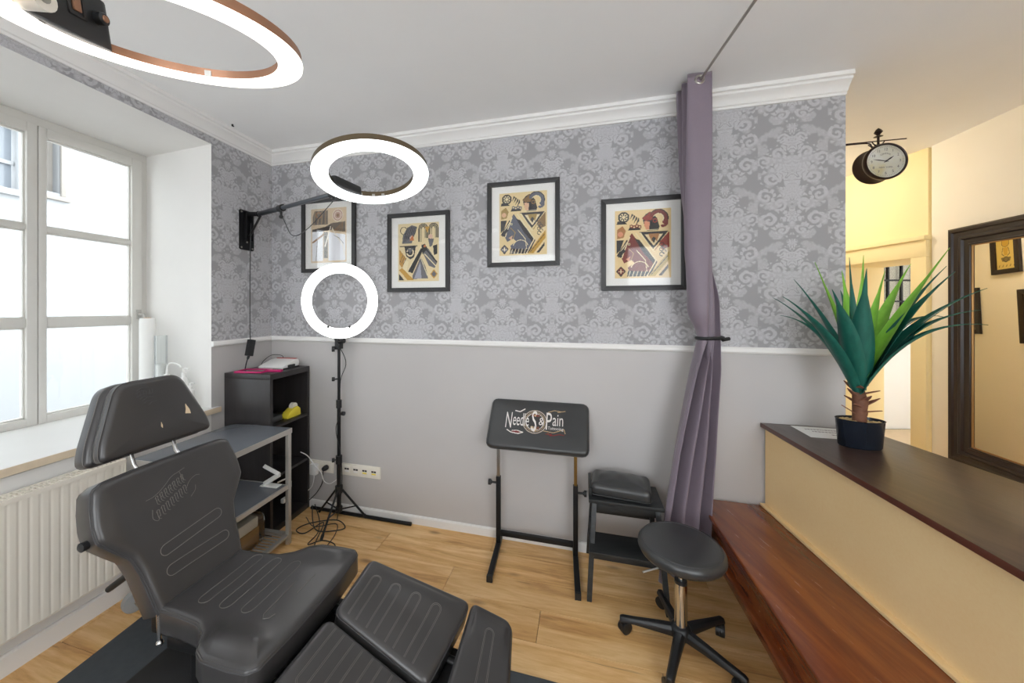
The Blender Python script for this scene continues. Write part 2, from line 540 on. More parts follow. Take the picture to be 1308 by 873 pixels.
def text_polys(txt, size=1.0, align='CENTER'):
    cu = bpy.data.curves.new('tmp_text', 'FONT')
    cu.body = txt; cu.size = size; cu.align_x = align; cu.align_y = 'CENTER'
    cu.resolution_u = 3
    ob = bpy.data.objects.new('tmp_text', cu)
    col.objects.link(ob)
    dg = bpy.context.evaluated_depsgraph_get()
    me = bpy.data.meshes.new_from_object(ob.evaluated_get(dg))
    vs = [tuple(v.co) for v in me.vertices]; fs = [tuple(p.vertices) for p in me.polygons]
    bpy.data.objects.remove(ob); bpy.data.curves.remove(cu); bpy.data.meshes.remove(me)
    return vs, fs

def add_text(mb, fr, txt, size, x=0, y=0, sx=1.0, sy=1.0, h=0.0, rot=0.0, mi=0):
    vs, fs = text_polys(txt, size)
    c, s_ = math.cos(rot), math.sin(rot)
    mb.add([fr(x + (a * sx) * c - (b * sy) * s_, y + (a * sx) * s_ + (b * sy) * c, h) for a, b, _ in vs], fs, mi)

class Canvas:
    """tiny painter for flat prints; 0..1 in x and in y (y up)"""
    def __init__(s, nx, ny, bg, aspect=1.0):
        s.nx, s.ny, s.asp = nx, ny, aspect
        x, y = np.meshgrid((np.arange(nx) + .5) / nx, (np.arange(ny) + .5) / ny)
        s.x, s.y = x, y
        s.c = np.zeros((ny, nx, 3)); s.c[:] = bg
        s.a = np.ones((ny, nx), bool)
    def poly(s, pts, c):
        inside = np.zeros(s.x.shape, bool)
        n = len(pts)
        for i in range(n):
            (x0, y0), (x1, y1) = pts[i], pts[(i + 1) % n]
            cond = (y0 > s.y) != (y1 > s.y)
            with np.errstate(divide='ignore', invalid='ignore'):
                xi = (x1 - x0) * (s.y - y0) / (y1 - y0 + 1e-12) + x0
            inside ^= cond & (s.x < xi)
        s.c[inside] = c; s.a |= inside
        return s
    def circ(s, x, y, r, c, r0=0.0):
        d = np.hypot(s.x - x, (s.y - y) * s.asp)
        k = (d < r) & (d >= r0)
        s.c[k] = c; s.a |= k
        return s
    def line(s, pts, w, c):
        for (x0, y0), (x1, y1) in zip(pts[:-1], pts[1:]):
            dx, dy = x1 - x0, (y1 - y0) * s.asp
            px, py = s.x - x0, (s.y - y0) * s.asp
            t = np.clip((px * dx + py * dy) / (dx * dx + dy * dy + 1e-12), 0, 1)
            k = np.hypot(px - t * dx, py - t * dy) < w / 2
            s.c[k] = c; s.a |= k
        return s
    def arc(s, x, y, r, a0, a1, w, c, n=14):
        return s.line([(x + r * math.cos(math.radians(a0 + (a1 - a0) * i / n)), y + r * math.sin(math.radians(a0 + (a1 - a0) * i / n)) / s.asp) for i in range(n + 1)], w, c)
    def build(s, name, fr, W, H, parent, mat, h=0.0):
        nx, ny = s.nx, s.ny
        keep = np.argwhere(s.a)
        vs = [fr(-W / 2 + W * i / nx, -H / 2 + H * j / ny, h) for j in range(ny + 1) for i in range(nx + 1)]
        fs = [(j * (nx + 1) + i, j * (nx + 1) + i + 1, (j + 1) * (nx + 1) + i + 1, (j + 1) * (nx + 1) + i) for j, i in keep]
        Mi = ROOT[parent.name].inverted()
        me = bpy.data.meshes.new(name)
        me.from_pydata([Mi @ Vector(p) for p in vs], [], fs)
        at = me.color_attributes.new('Col', 'FLOAT_COLOR', 'CORNER')
        cl = np.array([[lin(x) for x in s.c[j, i]] + [1.0] for j, i in keep])
        at.data.foreach_set('color', np.repeat(cl, 4, axis=0).ravel())
        me.materials.append(mat)
        ob = bpy.data.objects.new(name, me); col.objects.link(ob); ob.parent = parent
        ROOT[ob.name] = ROOT[parent.name]
        return ob

def resample(pts, n, closed=True):
    P = [np.array(p, float) for p in pts]
    if closed:
        P = P + [P[0]]
    d = [0]
    for a, b in zip(P[:-1], P[1:]):
        d.append(d[-1] + np.linalg.norm(b - a))
    out = []
    for i in range(n):
        t = d[-1] * i / n
        k = max(j for j in range(len(d) - 1) if d[j] <= t + 1e-12)
        f = (t - d[k]) / (d[k + 1] - d[k] + 1e-12)
        out.append(P[k] * (1 - f) + P[k + 1] * f)
    return out

def round_outline(pts, r, n=6):
    """round the corners of a polygon"""
    out = []
    N = len(pts)
    for i in range(N):
        p0, p1, p2 = (np.array(pts[(i + k - 1) % N], float) for k in range(3))
        ri = r[i] if not np.isscalar(r) else r
        a = p0 - p1; b = p2 - p1
        la, lb = np.linalg.norm(a), np.linalg.norm(b)
        ri = min(ri, la * 0.48, lb * 0.48)
        s0, s1 = p1 + a / la * ri, p1 + b / lb * ri
        for k in range(n + 1):
            t = k / n
            out.append((1 - t) ** 2 * s0 + 2 * t * (1 - t) * p1 + t * t * s1)
    return out

class Cushion:
    """padded panel: outline (u,v), fr(u,v,h) maps to space, top at h=0 and bottom at h=-th"""
    def __init__(s, outline, th, r, dome=0.01, bump=None, n=96):
        s.out = resample(outline, n); s.th, s.r, s.dome, s.bump = th, r, dome, bump
        s.n = n
        A = np.array(s.out)
        area = 0.5 * np.sum(A[:, 0] * np.roll(A[:, 1], -1) - np.roll(A[:, 0], -1) * A[:, 1])
        if area < 0:
            s.out = s.out[::-1]; A = np.array(s.out)
        T = np.roll(A, -1, 0) - np.roll(A, 1, 0)
        T /= np.linalg.norm(T, axis=1)[:, None] + 1e-12
        s.nrm = np.c_[-T[:, 1], T[:, 0]]          # inward
        s.A = A
        s.c = A.mean(0)
        s.inner = A + s.nrm * r
    def k(s, u, v):
        d = np.array([u, v]) - s.c
        ang = math.atan2(d[1], d[0])
        I = s.inner - s.c
        an = np.arctan2(I[:, 1], I[:, 0])
        i = np.argmin(np.abs((an - ang + math.pi) % (2 * math.pi) - math.pi))
        return min(1.0, np.linalg.norm(d) / (np.linalg.norm(I[i]) + 1e-9))
    def height(s, u, v):
        h = s.dome * (1 - s.k(u, v) ** 2)
        if s.bump:
            h += s.bump(u, v) * min(1, (1 - s.k(u, v)) * 6)
        return h
    def mesh(s, fr, mb=None, seg=5):
        mb = mb or MB()
        rings = []
        rb = s.r * 0.6
        for i in range(3):
            a = math.pi / 2 * i / 2
            rings.append([(p + nn * rb * (1 - math.sin(a)), -s.th + rb * (1 - math.cos(a))) for p, nn in zip(s.A, s.nrm)])
        for i in range(seg + 1):
            a = math.pi / 2 * i / seg
            rings.append([(p + nn * s.r * (1 - math.cos(a)), -s.r * (1 - math.sin(a))) for p, nn in zip(s.A, s.nrm)])
        for k in (0.94, 0.87, 0.78, 0.66, 0.5, 0.33, 0.16):
            rr = []
            for p in s.inner:
                q = s.c + (p - s.c) * k
                h = s.dome * (1 - k * k)
                if s.bump:
                    h += s.bump(q[0], q[1]) * min(1, (1 - k) * 6)
                rr.append((q, h))
            rings.append(rr)
        n = s.n
        vs = [fr(p[0], p[1], h) for rr in rings for p, h in rr]
        fs = []
        for i in range(len(rings) - 1):
            for k in range(n):
                l = (k + 1) % n
                fs.append((i * n + k, i * n + l, (i + 1) * n + l, (i + 1) * n + k))
        hc = s.dome + (s.bump(*s.c) if s.bump else 0)
        vs.append(fr(s.c[0], s.c[1], hc)); ci = len(vs) - 1
        b = (len(rings) - 1) * n
        fs += [(b + k, b + (k + 1) % n, ci) for k in range(n)]
        fs.append(tuple(range(n))[::-1])
        return mb.add(vs, fs)
    def seam(s, fr, mb, off, r=0.0016):
        """piping along the top edge"""
        a = math.pi / 2 * off
        pts = [fr(*(p + nn * s.r * (1 - math.cos(a))), -s.r * (1 - math.sin(a)) + 0.0006) for p, nn in zip(s.A, s.nrm)]
        mb.tube(pts, r, 5, True)
    def stitch(s, fr, mb, pts, r=0.0013, closed=False):
        mb.tube([fr(u, v, s.height(u, v) + 0.0006) for u, v in pts], r, 5, closed)

def capsule(c0, c1, hw, n=10):
    c0, c1 = np.array(c0, float), np.array(c1, float)
    d = (c1 - c0) / np.linalg.norm(c1 - c0); q = np.array([-d[1], d[0]])
    a0 = math.atan2(q[1], q[0])
    pts = []
    for i in range(n + 1):
        a = a0 + math.pi * i / n
        pts.append(c0 + hw * np.array([math.cos(a), math.sin(a)]))
    for i in range(n + 1):
        a = a0 + math.pi + math.pi * i / n
        pts.append(c1 + hw * np.array([math.cos(a), math.sin(a)]))
    return [tuple(p) for p in resample(pts, 60)]

# ------------------------------------------------------------------ room frames
A15 = math.radians(15)
C0 = np.array([-1.79, 3.05, 0.0])                     # back left corner of the room
UB = np.array([math.cos(A15), -math.sin(A15), 0]); NB = np.array([-math.sin(A15), -math.cos(A15), 0])
AL = math.atan(0.21)
UL = np.array([-math.sin(AL), -math.cos(AL), 0]); NL = np.array([math.cos(AL), -math.sin(AL), 0])
ZZ = np.array([0, 0, 1.0])
BACK = Fr(C0, UB, NB, ZZ)                             # u along, v into the room, w up
LEFT = Fr(C0, UL, NL, ZZ)
BT = 3.935                                            # length of the back wall
HALL = Fr(C0 + UB * BT, -UL, NL, ZZ)                  # hall side wall: u going away from the camera, v into the hall
RW = Fr((3.40, 2.298, 0), (0.2453, 0.9694, 0), (-0.9694, 0.2453, 0), ZZ)   # right wall
CEIL = 2.89
RAIL = 1.35

# ------------------------------------------------------------------ structure
def uv_back(p):
    q = np.array(p) - C0
    return (float(q @ UB), float(p[2]))
def uv_left(p):
    q = np.array(p) - C0
    return (float(-(q @ UL)), float(p[2]))

fl = MB().prism(WORLD, [(-2.35, -1.45), (7.0, -1.45), (7.0, 5.6), (-2.35, 5.6)], -0.08, -0.0085)
floor = struct(fl.build('floor', M['subfloor'], loc=(0, 0, -0.08)))
# laminate planks, one object each
pl = MB().box(WORLD, (-0.642, 0.642), (-0.0965, 0.0965), (-0.0085, 0.0))
proto = pl.build('plank', M['oak'], floor, bevel=0.0012, bseg=1)
plank_mesh = proto.data
bpy.data.objects.remove(proto)
Mpl = np.eye(3); ang = math.atan2(UB[1], UB[0])
def add_plank(t, d):
    c = BACK(t, d)
    o = bpy.data.objects.new('plank', plank_mesh)
    col.objects.link(o); o.parent = floor
    o.matrix_basis = Matrix.Translation((c[0], c[1], 0.0)) @ Matrix.Rotation(ang, 4, 'Z')
PW, PL = 0.1945, 1.286
for r in range(-1, 17):
    d = r * PW + 0.06
    off = (r * 0.43) % 1.0 * PL
    for k in range(-1, 6):
        t = k * PL + off
        c = BACK(t, d)
        if c[0] < -2.75 or c[1] < 0.35 or c[0] > 4.0 or c[0] - 0.25 * c[1] > 3.2:
            continue
        add_plank(t, d)
for r in range(-12, -1):
    d = r * PW + 0.06
    off = (r * 0.43) % 1.0 * PL
    for k in range(3, 6):
        t = k * PL + off
        c = BACK(t, d)
        if c[0] > 2.0 and c[1] < 5.0 and c[0] < 3.6:
            add_plank(t, d)

ce = MB().prism(WORLD, [(-2.35, -1.6), (7.0, -1.6), (7.0, 5.6), (-2.35, 5.6)], CEIL, CEIL + 0.12)
struct(ce.build('ceiling', M['ceiling'], loc=(0, 0, CEIL)))

# back wall: grey paint below the rail, damask above; its end turns into the hall
wb = MB()
for z0, z1, mi in ((0, RAIL, 0), (RAIL, CEIL, 1)):
    wb.box(BACK, (-0.35, BT), (-0.14, 0.0), (z0, z1), mi)
wall_back = struct(wb.build('wall_back', [M['grey_paint'], M['wallpaper']], loc=tuple(C0), uvfn=uv_back))

# window wall, 0.66 m thick, with a splayed niche from t=0.537
WIN = Fr((-2.566, 2.73, 0), UL, NL, ZZ)               # plane of the window
wl = MB()
def LP(pts, z0, z1, mi):
    wl.prism(LEFT, pts, z0, z1, mi)
nf = [(-0.05, 0.0), (0.537, 0.0), (0.455, -0.697), (-0.05, -0.697)]
for z0, z1, mi in ((0, RAIL, 0), (RAIL, CEIL, 1)):
    LP(nf, z0, z1, mi)
    LP([(2.35, 0.0), (4.4, 0.0), (4.4, -0.697), (2.43, -0.697)], z0, z1, mi)
LP([(0.537, 0.0), (2.35, 0.0), (2.35, -0.60), (0.537, -0.60)], 0, 0.86, 0)
LP([(0.537, 0.0), (2.35, 0.0), (2.43, -0.697), (0.455, -0.697)], 2.74, CEIL, 1)
wall_left = wl.build('wall_left', [M['grey_paint'], M['wallpaper'], M['reveal']], loc=tuple(C0), uvfn=uv_left)
for p in wall_left.data.polygons:                     # niche faces are white plaster
    n = Vector(p.normal); c = wall_left.matrix_basis @ p.center
    c = np.array(c) + C0 * 0 if False else np.array(p.center) + C0
    t = float((c - C0) @ UL); off = float((c - C0) @ NL); facing = float(np.array(n) @ NL)
    if abs(facing) < 0.5 and off < -0.02 and (0.3 < t < 2.6):
        p.material_index = 2
    if c[2] < 0.87 and facing > 0.8 and 0.6 < t < 2.3:
        p.material_index = 2
struct(wall_left)

# right side of the hall
hw = MB().box(HALL, (0.03, 3.3), (-0.14, 0.0), (0, CEIL))
struct(hw.build('wall_hall', M['cream'], loc=tuple(HALL.o)))
he = MB().prism(WORLD, [(2.3, 5.2), (7.0, 5.2), (7.0, 5.34), (2.3, 5.34)], 0, CEIL)
struct(he.build('wall_far', M['cream'], loc=(4.6, 5.2, 0)))
rw = MB().box(RW, (-3.75, 0.618), (-0.14, 0.0), (0, CEIL))
struct(rw.build('wall_right', M['cream'], loc=tuple(RW.o)))
# recessed doorway wall: X = 3.552, opening Y 3.014..3.70, 0.52 thick
dw = MB()
DX = 3.552
dw.box(WORLD, (DX, DX + 0.5), (2.92, 3.014), (0, CEIL))
dw.box(WORLD, (DX, DX + 0.5), (3.014, 3.70), (2.015, CEIL))
dw.box(WORLD, (DX, DX + 0.5), (3.70, 5.2), (0, CEIL))
struct(dw.build('wall_doorway', M['yellow_cream'], loc=(DX, 3.6, 0)))
cs = MB()
cs.box(WORLD, (DX - 0.035, DX), (2.905, 3.014), (0, 2.015))
cs.box(WORLD, (DX - 0.035, DX), (3.70, 3.80), (0, 2.015))
cs.box(WORLD, (DX - 0.035, DX), (2.905, 3.80), (2.015, 2.15))
cs.box(WORLD, (DX - 0.055, DX), (2.90, 3.81), (2.15, 2.186))
struct(cs.build('trim_9', M['yellow_cream'], bevel=0.006, loc=(DX - 0.02, 3.35, 0)))
# unseen wall behind the viewer, added with two tall openings to shape the daylight
fw = MB()
for x0, x1 in ((-3.1, -1.75), (-0.55, 0.35), (1.75, 3.3)):
    fw.box(WORLD, (x0, x1), (-1.45, -1.27), (0, CEIL))
for x0, x1 in ((-1.75, -0.55), (0.35, 1.75)):
    fw.box(WORLD, (x0, x1), (-1.45, -1.27), (0, 0.75)); fw.box(WORLD, (x0, x1), (-1.45, -1.27), (2.55, CEIL))
struct(fw.build('wall_front', M['white_paint'], loc=(0, -1.36, 0)))
# the bright room beyond: wall, tiled floor, glazed door
eb = MB()
eb.box(WORLD, (4.0, 5.05), (4.80, 4.90), (0, CEIL)); eb.box(WORLD, (6.0, 7.0), (4.80, 4.90), (0, CEIL))
eb.box(WORLD, (5.05, 6.0), (4.80, 4.90), (2.35, CEIL))
eb.box(WORLD, (6.95, 7.05), (1.2, 2.4), (0, CEIL)); eb.box(WORLD, (6.95, 7.05), (3.4, 4.9), (0, CEIL)); eb.box(WORLD, (6.95, 7.05), (2.4, 3.4), (2.3, CEIL)); eb.box(WORLD, (4.6, 7.05), (1.1, 1.2), (0, CEIL))  # unseen side walls with a gap, added to cut the daylight in this room
struct(eb.build('wall_entry', M['white_paint'], loc=(5.5, 4.8, 0)))
te = MB().box(WORLD, (DX + 0.02, 6.95), (1.2, 4.8), (-0.008, 0.004))
struct(te.build('floor_entry', M['tile'], loc=(5, 3, 0)))
d2 = bpy.data.objects.new('door_2', None); col.objects.link(d2); d2.location = (5.5, 4.84, 0); ROOT['door_2'] = Matrix.Translation((5.5, 4.84, 0)); struct(d2)
dm = MB()
dm.box(WORLD, (5.05, 5.17), (4.82, 4.87), (0, 2.35)); dm.box(WORLD, (5.88, 6.0), (4.82, 4.87), (0, 2.35))
dm.box(WORLD, (5.17, 5.88), (4.82, 4.87), (0, 1.42)); dm.box(WORLD, (5.17, 5.88), (4.82, 4.87), (2.24, 2.35))
dm.build('leaf', M['white_paint'], d2, bevel=0.004)
for i in range(3):
    x = 5.34 + i * 0.18
    MB().box(WORLD, (x, x + 0.022), (4.83, 4.855), (1.42, 2.24)).build('glazing_bar', M['black_metal'], d2)
for z in (1.68, 1.96):
    MB().box(WORLD, (5.17, 5.88), (4.83, 4.855), (z, z + 0.022)).build('glazing_bar', M['black_metal'], d2)
MB().box(WORLD, (5.17, 5.88), (4.858, 4.864), (1.42, 2.24)).build('pane', M['glass'], d2)

# cornices: stepped crown profile swept along the walls
CORN = [(0.0, 0.0), (0.010, 0.0), (0.012, 0.012), (0.020, 0.016), (0.026, 0.030), (0.044, 0.052), (0.060, 0.062), (0.062, 0.074), (0.075, 0.078), (0.075, 0.10), (0.0, 0.10)]
def sweep(fr, t0, t1, prof, z0, e0=0.0, e1=0.0):
    mb = MB(); n = len(prof)
    vs = [fr(t0 + e0 * v, v, z0 + z) for v, z in prof] + [fr(t1 + e1 * v, v, z0 + z) for v, z in prof]
    mb.add(vs, [tuple(range(n)), tuple(range(n, 2 * n))[::-1]] + [(i, (i + 1) % n, n + (i + 1) % n, n + i) for i in range(n)])
    return mb
struct(sweep(BACK, 0, BT, CORN, CEIL - 0.10, 1.0, 0.0).build('trim_1', M['white_paint'], smooth=True, angle=25))
struct(sweep(LEFT, 0, 4.3, CORN, CEIL - 0.10, 1.0, 0.0).build('trim_2', M['white_paint'], smooth=True, angle=25))
RPROF = [(0, 0), (0.012, 0.0), (0.020, 0.010), (0.020, 0.028), (0.012, 0.038), (0, 0.038)]
struct(sweep(BACK, 0, BT, RPROF, 1.332, 1.0, 0).build('trim_3', M['white_paint'], smooth=True, angle=25))
struct(sweep(LEFT, 0, 0.537, RPROF, 1.332, 1.0, 0).build('trim_4', M['white_paint'], smooth=True, angle=25))
BPROF = [(0, 0), (0.016, 0.0), (0.016, 0.052), (0.010, 0.060), (0, 0.060)]
struct(sweep(BACK, 0, 3.30, BPROF, 0.0, 1.0, 0).build('baseboard_back', M['white_paint']))
struct(sweep(LEFT, 0, 3.6, [(0, 0), (0.016, 0), (0.016, 0.085), (0.010, 0.095), (0, 0.095)], 0.0, 1.0, 0).build('baseboard_left', M['white_paint']))

# ------------------------------------------------------------------ window
w1 = bpy.data.objects.new('window_1', None); col.objects.link(w1); w1.location = tuple(WIN(0.85, 0, 0.9)); ROOT['window_1'] = Matrix.Translation(WIN(0.85, 0, 0.9)); struct(w1)
WL = 1.72
fm = MB()
fm.box(WIN, (-0.02, WL + 0.02), (-0.05, 0.01), (2.69, 2.745)); fm.box(WIN, (-0.02, WL + 0.02), (-0.05, 0.01), (0.855, 0.90))
fm.box(WIN, (-0.02, 0.025), (-0.05, 0.01), (0.90, 2.69)); fm.box(WIN, (WL - 0.025, WL + 0.02), (-0.05, 0.01), (0.90, 2.69))
fm.build('frame', M['window_white'], w1, bevel=0.004)
cz0, cz1 = 0.905, 2.685
edges = [0.028, 0.575, 1.135, 1.69]
for c in range(3):
    a, b = edges[c] + 0.002, edges[c + 1] - 0.002
    st0, st1 = (0.062, 0.036) if c == 0 else (0.040, 0.062)
    st0 = 0.062 if c == 0 else 0.045
    st1 = 0.036 if c == 0 else 0.052
    cm = MB()
    cm.box(WIN, (a, a + st0), (-0.02, 0.03), (cz0, cz1)); cm.box(WIN, (b - st1, b), (-0.02, 0.03), (cz0, cz1))
    cm.box(WIN, (a + st0, b - st1), (-0.02, 0.03), (cz0, cz0 + 0.05)); cm.box(WIN, (a + st0, b - st1), (-0.02, 0.03), (cz1 - 0.055, cz1))
    ca = cm.build('casement', M['window_white'], w1, bevel=0.004)
    rows = [(0.955, 1.485), (1.54, 2.058), (2.092, 2.63)]
    for z in (1.485, 2.058):
        h = 0.055 if z < 2 else 0.034
        MB().box(WIN, (a + st0, b - st1), (-0.012, 0.024), (z, z + h)).build('glazing_bar', M['window_white'], ca, bevel=0.004)
    for z0, z1 in rows:
        MB().box(WIN, (a + st0, b - st1), (-0.002, 0.002), (z0, z1)).build('pane', M['glass'], ca)
    bead = MB()
    for z0, z1 in rows:
        x0, x1 = a + st0, b - st1
        for X, Zr in (((x0, x0 + 0.008), (z0, z1)), ((x1 - 0.008, x1), (z0, z1)), ((x0, x1), (z0, z0 + 0.008)), ((x0, x1), (z1 - 0.008, z1))):
            bead.box(WIN, X, (-0.012, 0.012), Zr)
    bead.build('glazing_bead', M['window_white'], ca)
hd = MB()
hf = WIN.at(0.052, 0.03, 1.555)
hd.box(hf, (-0.014, 0.014), (0, 0.008), (-0.035, 0.035))
hd.tube([hf(0, 0, 0), hf(0, 0.05, 0)], 0.009, 10)
hd.tube([hf(0, 0.048, 0.004), hf(-0.012, 0.054, -0.05), hf(-0.02, 0.055, -0.125)], [0.010, 0.009, 0.008], 10)
hd.build('handle', M['silver'], w1, smooth=True)
MB().box(WIN, (-0.02, WL + 0.02), (-0.02, 0.025), (2.745, 2.765)).build('head_strip', M['window_white'], w1)
sl = MB()
sl.prism(LEFT, [(0.49, -0.0), (0.49, 0.035), (2.40, 0.035), (2.40, 0.0), (2.35, 0.0), (2.41, -0.67), (0.47, -0.67), (0.537, 0.0)], 0.872, 0.91, 0)
so = sl.build('sill', [M['white_paint'], M['sill_edge']], w1, bevel=0.003)
for p in so.data.polygons:
    if abs(p.normal.z) < 0.5:
        p.material_index = 1

# house across the lane, seen through the window
fo = np.array([-2.566, 2.73, 0]) - NL * 4.0
FAC = Fr(fo, UL, NL, ZZ)
struct(MB().box(FAC, (-6.5, 5.0), (0.0, 3.3), (-0.62, -0.5)).build('ground_lane', simple('lane_paving', rgb(120, 118, 114), 0.9)))  # unseen ground, added to keep sky light from below off the facade
bl = thing('building', 'pale rendered house wall seen through the window panes', 'building', tuple(FAC(-1, 0, -0.5)))
fm = MB()
fm.box(FAC, (-6.5, -1.73), (-0.3, 0), (-0.5, 6.0)); fm.box(FAC, (-1.55, -1.32), (-0.3, 0), (-0.5, 6.0))
fm.box(FAC, (-1.73, -1.55), (-0.3, 0), (-0.5, 3.25)); fm.box(FAC, (-1.73, -1.55), (-0.3, 0), (5.0, 6.0))
fm.box(FAC, (-1.32, -0.2), (-0.3, 0), (-0.5, 3.15)); fm.box(FAC, (-1.32, -0.2), (-0.3, 0), (4.1, 6.0))
fm.box(FAC, (-0.2, 5.0), (-0.3, 0), (-0.5, 6.0))
fm.build('wall', M['stucco'], bl)
sr = MB()
sr.box(FAC, (-1.78, -1.73), (-0.02, 0.03), (3.18, 5.0)); sr.box(FAC, (-1.55, -1.50), (-0.02, 0.03), (3.18, 5.0)); sr.box(FAC, (-1.82, -1.46), (-0.02, 0.06), (3.14, 3.20))
sr.build('window_surround', M['stucco_trim'], bl, bevel=0.005)
MB().box(FAC, (-1.73, -1.55), (-0.2, -0.15), (3.2, 5.0)).build('blind_recess', M['stucco_trim'], bl)
wn = MB()
wn.box(FAC, (-1.36, -1.30), (-0.02, 0.04), (3.10, 4.15)); wn.box(FAC, (-1.36, -0.15), (-0.02, 0.07), (3.08, 3.16)); wn.box(FAC, (-1.36, -0.15), (-0.02, 0.04), (4.05, 4.15))
wn.build('window_surround', M['stucco'], bl, bevel=0.005)
MB().box(FAC, (-1.30, -0.2), (-0.12, -0.10), (3.2, 4.05)).build('pane', M['dark_window'], bl)
MB().box(FAC, (-1.30, -0.2), (-0.10, -0.06), (3.50, 3.55)).build('window_rail', M['stucco'], bl)

#@@MORE@@
# ------------------------------------------------------------------ radiator
RAD = LEFT.at(1.12, 0.03, 0.20)
rt = thing('radiator', 'white ribbed panel radiator under the window sill', 'radiator', tuple(LEFT(1.7, 0.06, 0.2)))
RLEN, RH = 1.2, 0.60
def corr(t, z):
    u = t * RLEN
    ph = (u / 0.0335) % 1.0
    d = 0.080 - 0.0024 * math.exp(-((ph - 0.5) / 0.13) ** 2)
    if z < 0.04 or z > 0.96:
        d = 0.080
    return RAD(u, d, 0.01 + z * (RH - 0.03))
MB().grid(lambda a, b: corr(a, b), 36 * 10 + 1, 14).build('front_panel', M['radiator'], rt, smooth=True, angle=60)
rb = MB()
rb.box(RAD, (0, RLEN), (0.0, 0.010), (0, RH - 0.02)); rb.box(RAD, (-0.004, 0.0), (0.0, 0.085), (0, RH)); rb.box(RAD, (RLEN, RLEN + 0.004), (0.0, 0.085), (0, RH))
rb.box(RAD, (0, RLEN), (0.0, 0.075), (0.0, 0.006))
rb.build('casing', M['radiator'], rt)
rg = MB()
rg.box(RAD, (0, RLEN), (0.072, 0.086), (RH - 0.022, RH)); rg.box(RAD, (0, RLEN), (0.0, 0.012), (RH - 0.015, RH)); rg.box(RAD, (0, RLEN), (0.038, 0.046), (RH - 0.015, RH))
for i in range(66):
    u = i * RLEN / 66
    rg.box(RAD, (u, u + 0.0075), (0.012, 0.072), (RH - 0.012, RH - 0.001))
rg.build('top_grille', M['radiator'], rt)
vv = MB(); vv.tube([RAD(-0.004, 0.04, 0.07), RAD(-0.05, 0.04, 0.07), RAD(-0.05, 0.04, -0.02), RAD(-0.05, 0.0, -0.02)], 0.009, 8)
vv.build('valve_pipe', M['white_plastic'], rt, smooth=True)

# ------------------------------------------------------------------ corner shelf unit and grey work shelf
KX = LEFT.at(0.036, 0.004, 0.0)                       # u along the wall 0..0.40, v out 0..0.385
ks = thing('shelf_unit', 'tall black-brown open cube shelf in the corner', 'shelf', tuple(KX(0.2, 0.2, 0)))
KW, KD, KH = 0.405, 0.384, 1.135
MB().box(KX, (0, 0.024), (0, KD), (0, KH - 0.040)).build('side_panel', M['black_wood'], ks, bevel=0.001)
MB().box(KX, (KW - 0.024, KW), (0, KD), (0, KH - 0.040)).build('side_panel', M['black_wood'], ks, bevel=0.001)
MB().box(KX, (0, KW), (0, KD), (KH - 0.040, KH)).build('top_panel', M['black_wood'], ks, bevel=0.001)
MB().box(KX, (0.024, KW - 0.024), (0, KD), (0, 0.040)).build('bottom_panel', M['black_wood'], ks, bevel=0.001)
for z in (0.385, 0.742):
    MB().box(KX, (0.024, KW - 0.024), (0, KD - 0.002), (z, z + 0.018)).build('shelf', M['black_wood'], ks, bevel=0.001)

DK = LEFT.at(0.455, 0.0, 0.0)                         # u toward the camera
dk = thing('work_shelf', 'grey topped metal shelf table beside the black shelf unit', 'shelf table', tuple(DK(0.3, 0.3, 0)))
D0, D1, DL, DH = 0.105, 0.574, 0.63, 0.784
MB().box(DK, (0.0, DL), (D0, D1), (DH - 0.018, DH)).build('tabletop', M['desk_top'], dk, bevel=0.001)
fr_ = MB()
for v in (D0 + 0.002, D1 - 0.004):
    fr_.box(DK, (0, DL), (v, v + 0.006), (DH - 0.034, DH - 0.001))
fr_.box(DK, (0, 0.006), (D0, D1), (DH - 0.034, DH - 0.019)); fr_.box(DK, (DL - 0.004, DL + 0.004), (D0, D1), (DH - 0.036, DH - 0.001))
fr_.build('top_rail', M['silver'], dk)
for u in (0.004, DL - 0.03):
    for v in (D0 + 0.004, D1 - 0.026):
        MB().box(DK, (u, u + 0.026), (v, v + 0.026), (0, DH - 0.034)).build('leg', M['silver'], dk, bevel=0.002)
MB().box(DK, (0.03, DL - 0.03), (D0 + 0.01, D1 - 0.012), (0.392, 0.405)).build('middle_shelf', M['desk_top'], dk)
fr_ = MB()
fr_.box(DK, (0.0, DL), (D1 - 0.012, D1 - 0.002), (0.380, 0.408)); fr_.box(DK, (0.0, DL), (D0, D0 + 0.01), (0.380, 0.408)); fr_.box(DK, (0.03, 0.038), (D0, D1 - 0.01), (0.380, 0.408))
fr_.build('shelf_rail', M['silver'], dk)
gr = MB()
gr.box(DK, (0.0, DL), (D1 - 0.03, D1), (0.055, 0.070)); gr.box(DK, (0.0, DL), (D0, D0 + 0.03), (0.055, 0.070)); gr.box(DK, (0.0, 0.03), (D0, D1), (0.055, 0.070)); gr.box(DK, (DL - 0.03, DL), (D0, D1), (0.055, 0.070))
gr.build('bottom_frame', M['silver'], dk)
for i in range(22):
    u = 0.040 + i * 0.0255
    MB().box(DK, (u, u + 0.007), (D0 + 0.03, D1 - 0.03), (0.058, 0.066)).build('slat', M['silver'], dk)

